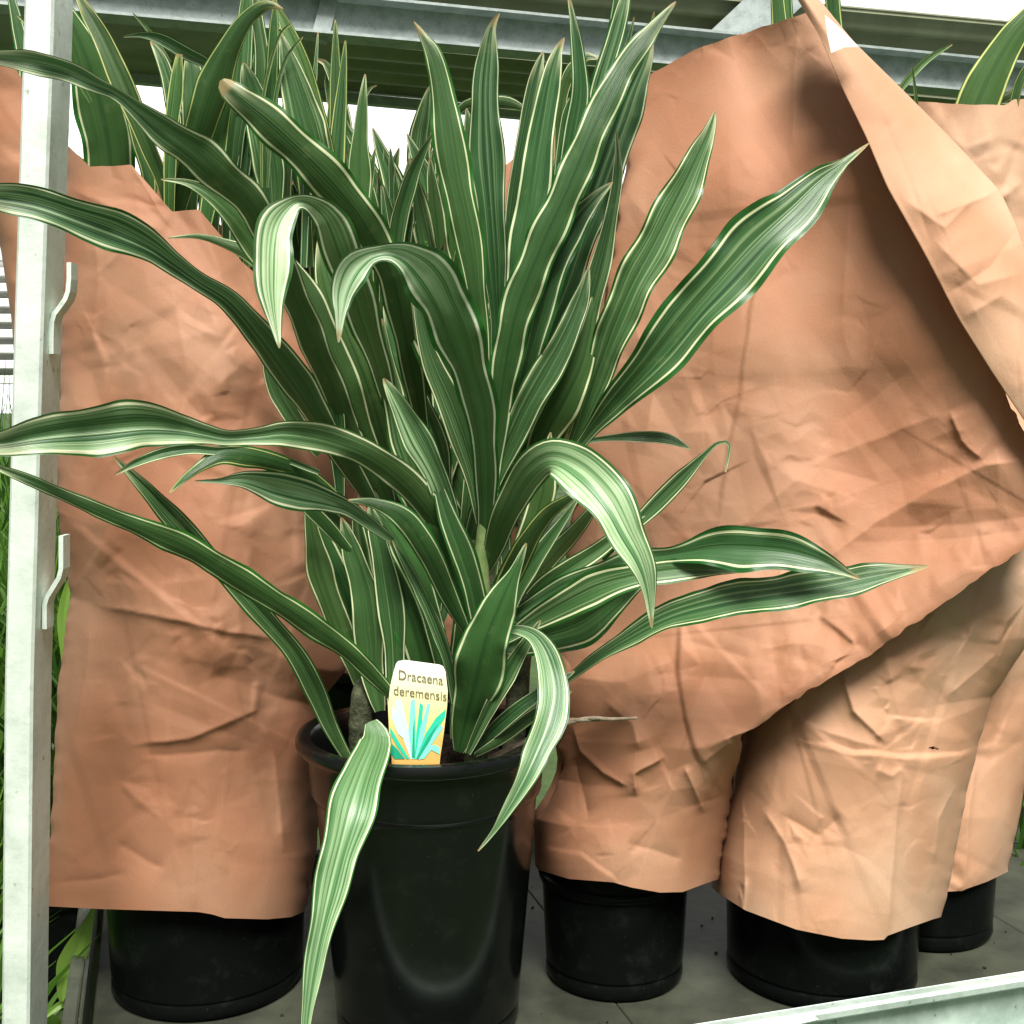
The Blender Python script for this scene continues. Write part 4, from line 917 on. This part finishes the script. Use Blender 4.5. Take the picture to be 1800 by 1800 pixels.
# canes
def cane(pts, r0, r1, mat, parent, name='stem'):
    pts = np.array([P(*p) for p in pts]); t = np.linspace(0, 1, 40); c = catmull(pts, t)
    mb = MB(); mb.tube(c, [(r0 + (r1 - r0) * k) * (1 + (.03 if mat is M_STEM else 0) * math.sin(k * 60)) for k in t], 14); return mb.build(name, mat, parent, True)
cane([(836, 1345, 1.19), (842, 1180, 1.18), (848, 1050, 1.19), (848, 950, 1.19)], .012, .012, M_STEM, FR)
cane([(846, 1050, 1.168), (845, 1000, 1.162), (849, 940, 1.158), (853, 870, 1.15), (855, 820, 1.14)], .0100, .0030, M_NECK, FR)
cane([(636, 1330, 1.18), (634, 1270, 1.175), (640, 1210, 1.18), (660, 1120, 1.24), (670, 1040, 1.26)], .0125, .010, M_STEM, FR)
cane([(900, 1340, 1.22), (915, 1150, 1.22), (925, 980, 1.22), (930, 860, 1.22)], .012, .011, M_STEM, FR)
cane([(720, 1340, 1.25), (716, 1150, 1.24), (705, 980, 1.23), (700, 860, 1.23)], .012, .011, M_STEM, FR)
cane([(860, 1335, 1.16), (930, 1300, 1.14), (985, 1275, 1.12), (1035, 1263, 1.11), (1075, 1264, 1.10), (1120, 1262, 1.10)], .0035, .0012, M_TWIG, FR, 'dry_root')
cane([(960, 1290, 1.13), (990, 1268, 1.12), (1030, 1266, 1.11), (1060, 1266, 1.11)], .003, .001, M_TWIG, FR, 'dry_root')

# leaves of the wrapped plants
LA = [
 ([(205, 470, 60), (195, 300, 80), (180, 200, 84), (155, 110, 66), (125, 38, 36), (92, -20, 3)], (1.36, 1.33, 1.3), 1, 0),
 ([(320, 470, 14), (288, 330, 20), (262, 262, 26), (235, 195, 34), (208, 130, 38), (178, 65, 30), (150, 15, 20), (132, -20, 4)], (1.33, 1.28, 1.27), .4, 0),
 ([(160, 180, 6), (112, 100, 12), (88, 74, 16), (60, 50, 14), (30, 27, 2)], (1.3, 1.28, 1.26), 0, 0),
 ([(420, 200, 10), (380, 125, 16), (325, 92, 22), (282, 68, 18), (250, 61, 9), (217, 65, 2)], (1.33, 1.3, 1.28), 0, .3),
 ([(300, 110, 4), (262, 55, 7), (233, 23, 2)], (1.35, 1.34), 0, 0),
 ([(318, 440, 14), (310, 260, 22), (300, 160, 24), (284, 105, 20), (265, 72, 3)], (1.35, 1.33, 1.32), 0, 0),
 ([(296, 460, 14), (302, 240, 22), (310, 160, 24), (316, 95, 10)], (1.31, 1.29, 1.28), 0, .6),
 ([(330, 440, 16), (338, 250, 34), (340, 150, 40), (334, 104, 22), (326, 92, 4)], (1.36, 1.34, 1.34), .8, 0),
 ([(300, 420, 20), (330, 300, 34), (352, 225, 52), (376, 150, 54), (402, 86, 38), (432, 36, 24), (468, 9, 16), (498, 16, 2)], (1.33, 1.28, 1.26), .9, 0),
 ([(400, 460, 16), (408, 280, 34), (420, 180, 34), (428, 90, 30), (434, 0, 20), (440, -50, 3)], (1.36, 1.33, 1.32), 0, 0),
 ([(430, 440, 16), (455, 240, 30), (462, 120, 28), (452, 30, 20), (446, -30, 3)], (1.36, 1.34, 1.33), .2, 0),
 ([(450, 420, 16), (470, 230, 26), (478, 120, 22), (482, 40, 14), (484, -10, 2)], (1.33, 1.31, 1.3), .2, 0),
 ([(600, 420, 14), (578, 300, 30), (556, 205, 34), (536, 130, 30), (512, 66, 24), (488, 15, 12), (478, -6, 2)], (1.38, 1.35, 1.34), 0, 0),
 ([(590, 460, 20), (562, 300, 50), (538, 222, 62), (518, 150, 50), (502, 90, 20), (492, 55, 2)], (1.35, 1.31, 1.3), 0, 0),
 ([(480, 420, 20), (474, 300, 50), (458, 220, 50), (440, 150, 34), (428, 110, 4)], (1.33, 1.31, 1.3), 0, 0),
 ([(470, 330, 4), (480, 200, 6), (500, 110, 7), (532, 65, 2)], (1.3, 1.29), 0, 0),
 ([(460, 330, 4), (462, 180, 6), (488, 70, 6), (512, 42, 2)], (1.3, 1.29), 0, 0),
 ([(240, 450, 14), (262, 330, 24), (245, 250, 26), (225, 190, 16), (215, 160, 2)], (1.33, 1.32), .5, 0),
 ([(350, 450, 14), (372, 330, 30), (385, 240, 30), (400, 180, 14), (405, 150, 2)], (1.32, 1.3), .7, 0),
]
for i in range(26):
    bx = rr.uniform(330, 600); tx = bx + rr.uniform(-50, 40); ty = rr.uniform(20, 300) if bx > 400 else rr.uniform(180, 300); w = rr.uniform(14, 34); dd = rr.uniform(1.34, 1.42)
    LA.append(([(bx, 470, 12), (bx * .7 + tx * .3, 470 * .55 + ty * .45, w), (bx * .3 + tx * .7, 470 * .25 + ty * .75, w * .7), (tx, ty, 2)], (dd, dd), rr.choice((0, .4, 1)), 0))
for r in LA: leaf(A, r[0], r[1], r[2], M_LEAFY if lrs.rand() < .6 else M_LEAF, r[3] + lrs.uniform(-.15, .15), wav=.5)
LE = [
 ([(735, 520, 20), (738, 283, 42), (746, 205, 32), (756, 150, 2)], (1.5, 1.46), 0),
 ([(690, 520, 20), (700, 400, 30), (720, 320, 26), (742, 270, 14), (764, 230, 2)], (1.4, 1.36), .2),
 ([(690, 500, 20), (672, 360, 30), (640, 280, 26), (612, 230, 14), (604, 200, 2)], (1.45, 1.42), 0),
 ([(700, 520, 20), (705, 400, 44), (690, 320, 40), (668, 260, 18), (655, 225, 2)], (1.43, 1.4), 0),
 ([(760, 520, 20), (765, 400, 48), (750, 320, 40), (730, 270, 18), (715, 235, 2)], (1.44, 1.42), 0),
 ([(780, 520, 20), (790, 420, 40), (772, 330, 30), (755, 260, 3)], (1.46, 1.44), 0),
 ([(620, 500, 14), (612, 330, 26), (606, 220, 22), (590, 150, 18), (570, 110, 10), (552, 106, 2)], (1.5, 1.46), 0),
 ([(600, 330, 6), (585, 210, 10), (575, 140, 9), (590, 112, 4), (610, 118, 2)], (1.5, 1.46), 0),
 ([(650, 400, 8), (640, 250, 12), (636, 190, 10), (648, 158, 6), (662, 150, 2)], (1.5, 1.46), 0),
 ([(780, 250, 3), (812, 190, 14), (850, 180, 22), (895, 182, 22), (930, 196, 2)], (1.5, 1.46), 1),
 ([(980, 330, 10), (985, 200, 16), (1000, 130, 20), (1030, 100, 14), (1052, 104, 3)], (1.5, 1.46), 1),
 ([(970, 420, 14), (985, 300, 20), (1000, 200, 24), (1012, 160, 3)], (1.45, 1.42), 1),
 ([(1060, 300, 8), (1085, 160, 12), (1100, 90, 10), (1115, 30, 2)], (1.4, 1.36), 0),
 ([(1080, 300, 8), (1120, 150, 12), (1140, 70, 8), (1150, 20, 2)], (1.4, 1.36), .5),
 ([(1040, 300, 14), (1070, 120, 24), (1082, 20, 16), (1086, -30, 2)], (1.42, 1.38), .5),
 ([(600, 480, 20), (560, 380, 30), (520, 300, 26), (500, 250, 3)], (1.42, 1.4), .5),
 ([(840, 470, 14), (832, 330, 30), (826, 240, 22), (820, 190, 2)], (1.46, 1.44), .3),
 ([(900, 470, 14), (915, 300, 26), (925, 240, 16), (930, 200, 2)], (1.46, 1.44), .8),
]
for r in LE: leaf(Ep, r[0], r[1], r[2], M_LEAF, lrs.uniform(-.2, .2), wav=.5)
for i in range(76):
    bx = rr.uniform(540, 1000); by = rr.uniform(560, 820); tx = bx + rr.uniform(-90, 90); ty = rr.uniform(240, 430); w = rr.uniform(24, 50); dd = rr.uniform(1.38, 1.47)
    leaf(Ep, [(bx, by, 20), (bx * .7 + tx * .3, by * .55 + ty * .45, w), (bx * .3 + tx * .7, by * .25 + ty * .75, w * .7), (tx, ty, 2)], (dd + .05, dd), rr.choice((0, .3, 1)), wav=1.2)
LD = [
 ([(1690, 260, 70), (1722, 172, 68), (1750, 115, 58), (1782, 62, 46), (1822, 14, 28), (1850, -30, 3)], (1.5, 1.47), .9),
 ([(1770, 260, 14), (1785, 170, 14), (1800, 130, 16), (1830, 80, 3)], (1.48, 1.46), .2),
 ([(1560, 190, 8), (1592, 145, 12), (1630, 105, 12), (1674, 78, 2)], (1.5, 1.48), 0),
 ([(1614, 230, 6), (1610, 170, 6), (1603, 118, 2)], (1.5, 1.48), 0),
 ([(1680, 260, 10), (1720, 180, 20), (1770, 170, 16), (1810, 130, 3)], (1.52, 1.5), 1)]
for r in LD: leaf(Dp, r[0], r[1], r[2], M_LEAFY, 0, wav=.3)
for p, d_, u_ in (([(1385, 200, 24), (1372, 60, 26), (1366, -10, 22), (1360, -60, 3)], (1.46, 1.45), .6), ([(1490, 200, 24), (1470, 60, 24), (1462, -10, 24), (1450, -60, 3)], (1.46, 1.45), .6), ([(1400, 200, 16), (1388, 60, 16), (1384, -20, 12), (1380, -60, 2)], (1.47, 1.46), 0)):
    leaf(B, p, d_, u_, M_LEAFY, 0, wav=.2)
for p, d_, u_ in (([(40, 300, 24), (50, 160, 30), (30, 40, 20), (10, -40, 3)], (1.82, 1.8), .6), ([(70, 300, 24), (80, 160, 26), (90, 60, 16), (95, 10, 3)], (1.82, 1.8), .6)):
    leaf(Fp, p, d_, u_, M_LEAF, 0, wav=.2)

# the weed with a yellowing leaf outside the tray, bottom left
wd = empty('weed', P(110, 1830, 1.36), 'broad leaved weed with a yellowing leaf growing beside the trolley deck at the bottom left', 'plant')
M_WEED = grass_mat('weed_leaf', (.05, .14, .02), (.25, .42, .07)); M_YEL = grass_mat('yellowing_leaf', (.55, .25, .03), (.6, .3, .05))
def wleaf(pts, d_, mat, sd):
    o = leaf(wd, pts, d_, 0, mat, .1, wav=.3, seed=sd); return o
wleaf([(108, 1760, 5), (112, 1730, 24), (124, 1695, 44), (140, 1660, 40), (152, 1630, 22), (165, 1595, 4)], (1.28, 1.26), M_WEED, .8)
wleaf([(128, 1760, 3), (136, 1720, 7), (148, 1680, 7), (158, 1640, 2)], (1.275, 1.27), M_YEL, .5)
wleaf([(140, 1780, 4), (112, 1765, 12), (92, 1776, 12), (78, 1790, 3)], (1.3, 1.28), M_WEED, .7)
wleaf([(135, 1750, 4), (118, 1745, 10), (100, 1752, 3)], (1.3, 1.28), M_WEED, .9)
wleaf([(110, 1840, 8), (95, 1815, 40), (88, 1795, 30), (80, 1780, 3)], (1.32, 1.3), M_WEED, .3)
wleaf([(120, 1240, 8), (118, 1160, 18), (112, 1090, 22), (118, 1040, 14), (126, 1010, 3)], (1.5, 1.5), M_WEED, .6)

# spilled soil crumbs on the deck
rc = random.Random(4); mb = MB()
for i in range(170):
    c = T(rc.uniform(.05, 1.1), rc.uniform(.01, .5), 0.0012); z_ = rc.uniform(.0008, .0024); mb.box(c, z_ * rc.uniform(1, 2.4), z_ * 1.3, z_, rc.uniform(0, 3), z_ * .3)
tag(mb.build('soil_crumbs', M_SOIL), 'dark crumbs of spilled soil scattered on the trolley deck', 'soil', kind='stuff')

# ------------------------------------------------------------------ plant label
tg = empty('plant_label', P(730, 1330, 1.085), 'white and yellow plastic plant label reading Dracaena deremensis stuck inside the front pot rim', 'label')
m, n, b = newmat('printed_card')
tc = N(n, 'ShaderNodeTexCoord'); sx = N(n, 'ShaderNodeSeparateXYZ'); uvn = N(n, 'ShaderNodeUVMap'); uvn.uv_map = 'UVMap'; link(n, uvn.outputs[0], sx.inputs[0])
cc = ramp(n, sx.outputs[1], [(0, (.55, .26, .05)), (.35, (.62, .38, .10)), (.55, (.72, .62, .25)), (.78, (.78, .76, .45)), (.9, (.80, .79, .62)), (1, (.82, .82, .80))])
cc = mixc(n, math_(n, 'MULTIPLY', noise_tex(n, 300, 3), .15), cc, (.8, .7, .4))
link(n, cc, b.inputs['Base Color']); b.inputs['Roughness'].default_value = .35; M_CARD = m
TX = P(735, 1245, 1.092); TY = 1.092
outline = [(700, 1162), (712, 1160), (772, 1168), (779, 1171), (783, 1180), (787, 1215), (786, 1240), (780, 1290), (774, 1330), (770, 1372), (690, 1372), (688, 1330), (684, 1290), (682, 1240), (686, 1205), (692, 1180), (696, 1167)]
def tagp(x, y, off=0.0): 
    q = P(x, y, TY - off + (1330 - y) * .00004); return q
ov = [tagp(x, y) for x, y in outline]; nO = len(ov); bv_ = [tagp(x, y, -.0006) for x, y in outline]
uvc = [((x - 680) / 110, (1372 - y) / 212) for x, y in outline]
card = mesh('card', ov + bv_, [tuple(range(nO)), tuple(range(2 * nO - 1, nO - 1, -1))] + [(i, nO + i, nO + (i + 1) % nO, (i + 1) % nO) for i in range(nO)], M_CARD, tg, False, uvc + uvc)
def flat(name, r, g_, b__):
    m, n, b = newmat(name); c = mixc(n, noise_tex(n, 260, 3), (r, g_, b__), (min(r * 1.4, .9), min(g_ * 1.25, .9), min(b__ * 1.25, .9))); link(n, c, b.inputs['Base Color']); b.inputs['Roughness'].default_value = .35; return m
inks = [flat('ink_teal', .02, .42, .27), flat('ink_mint', .16, .62, .45), flat('ink_pale_cyan', .38, .74, .70), flat('ink_deep_green', .01, .26, .15)]
v, f, mi = [], [], []
for q, (pp, c) in enumerate([
    ([(722, 1334), (706, 1290), (694, 1235), (704, 1228), (716, 1275), (727, 1334)], 2), ([(724, 1334), (718, 1285), (722, 1232), (729, 1228), (732, 1285), (730, 1334)], 1),
    ([(728, 1334), (733, 1280), (738, 1235), (744, 1240), (740, 1290), (732, 1334)], 0), ([(730, 1334), (738, 1282), (752, 1236), (757, 1238), (746, 1290), (734, 1334)], 1),
    ([(731, 1334), (748, 1290), (766, 1262), (784, 1246), (782, 1262), (764, 1288), (737, 1334)], 0), ([(735, 1334), (752, 1303), (774, 1274), (779, 1279), (756, 1312), (738, 1336)], 1),
    ([(720, 1334), (702, 1305), (686, 1278), (686, 1290), (698, 1312), (714, 1334)], 0), ([(712, 1334), (698, 1316), (687, 1306), (687, 1325), (694, 1334)], 3),
    ([(737, 1334), (748, 1312), (765, 1309), (774, 1315), (773, 1326), (758, 1318), (745, 1334)], 1), ([(712, 1300), (698, 1255), (690, 1240), (689, 1262), (700, 1290)], 2), ([(724, 1332), (726, 1280), (729, 1260), (729, 1332)], 3), ([(733, 1332), (752, 1296), (770, 1272), (756, 1302), (736, 1334)], 3)]):
    k = len(v); v += [tagp(x, y, .0004 + .00003 * q) for x, y in pp]; f.append(tuple(range(k, k + len(pp)))); mi.append(c)
mesh('printed_leaves', v, f, inks, card, False, mi=mi)
m, n, b = newmat('label_ink'); b.inputs['Base Color'].default_value = (.13, .115, .06, 1); b.inputs['Roughness'].default_value = .5; M_INK = m
def text(s, x0, y0, x1, y1, size, name):
    cu = bpy.data.curves.new(name, 'FONT'); cu.body = s; cu.size = 1; cu.offset = 0.0
    o = bpy.data.objects.new(name, cu); COL.objects.link(o); bpy.context.view_layer.update()
    me = bpy.data.meshes.new_from_object(o.evaluated_get(bpy.context.evaluated_depsgraph_get()))
    bpy.data.objects.remove(o); co = np.array([v.co[:] for v in me.vertices]); w = co[:, 0].max() - co[:, 0].min(); co[:, 0] -= co[:, 0].min()
    fs = [tuple(p.vertices) for p in me.polygons]
    t = co[:, 0] / w; xx = x0 + (x1 - x0) * t; yy = y0 + (y1 - y0) * t - co[:, 1] * size
    vv = [tagp(a, c, .0009) for a, c in zip(xx, yy)]
    # serifs: small feet at the base of the stems give the roman look of the print
    return mesh(name, vv, fs, M_INK, card, False)
text('Dracaena', 701, 1194, 779, 1204, 24, 'lettering')
text('deremensis', 692, 1221, 785, 1232, 24, 'lettering')

settle()
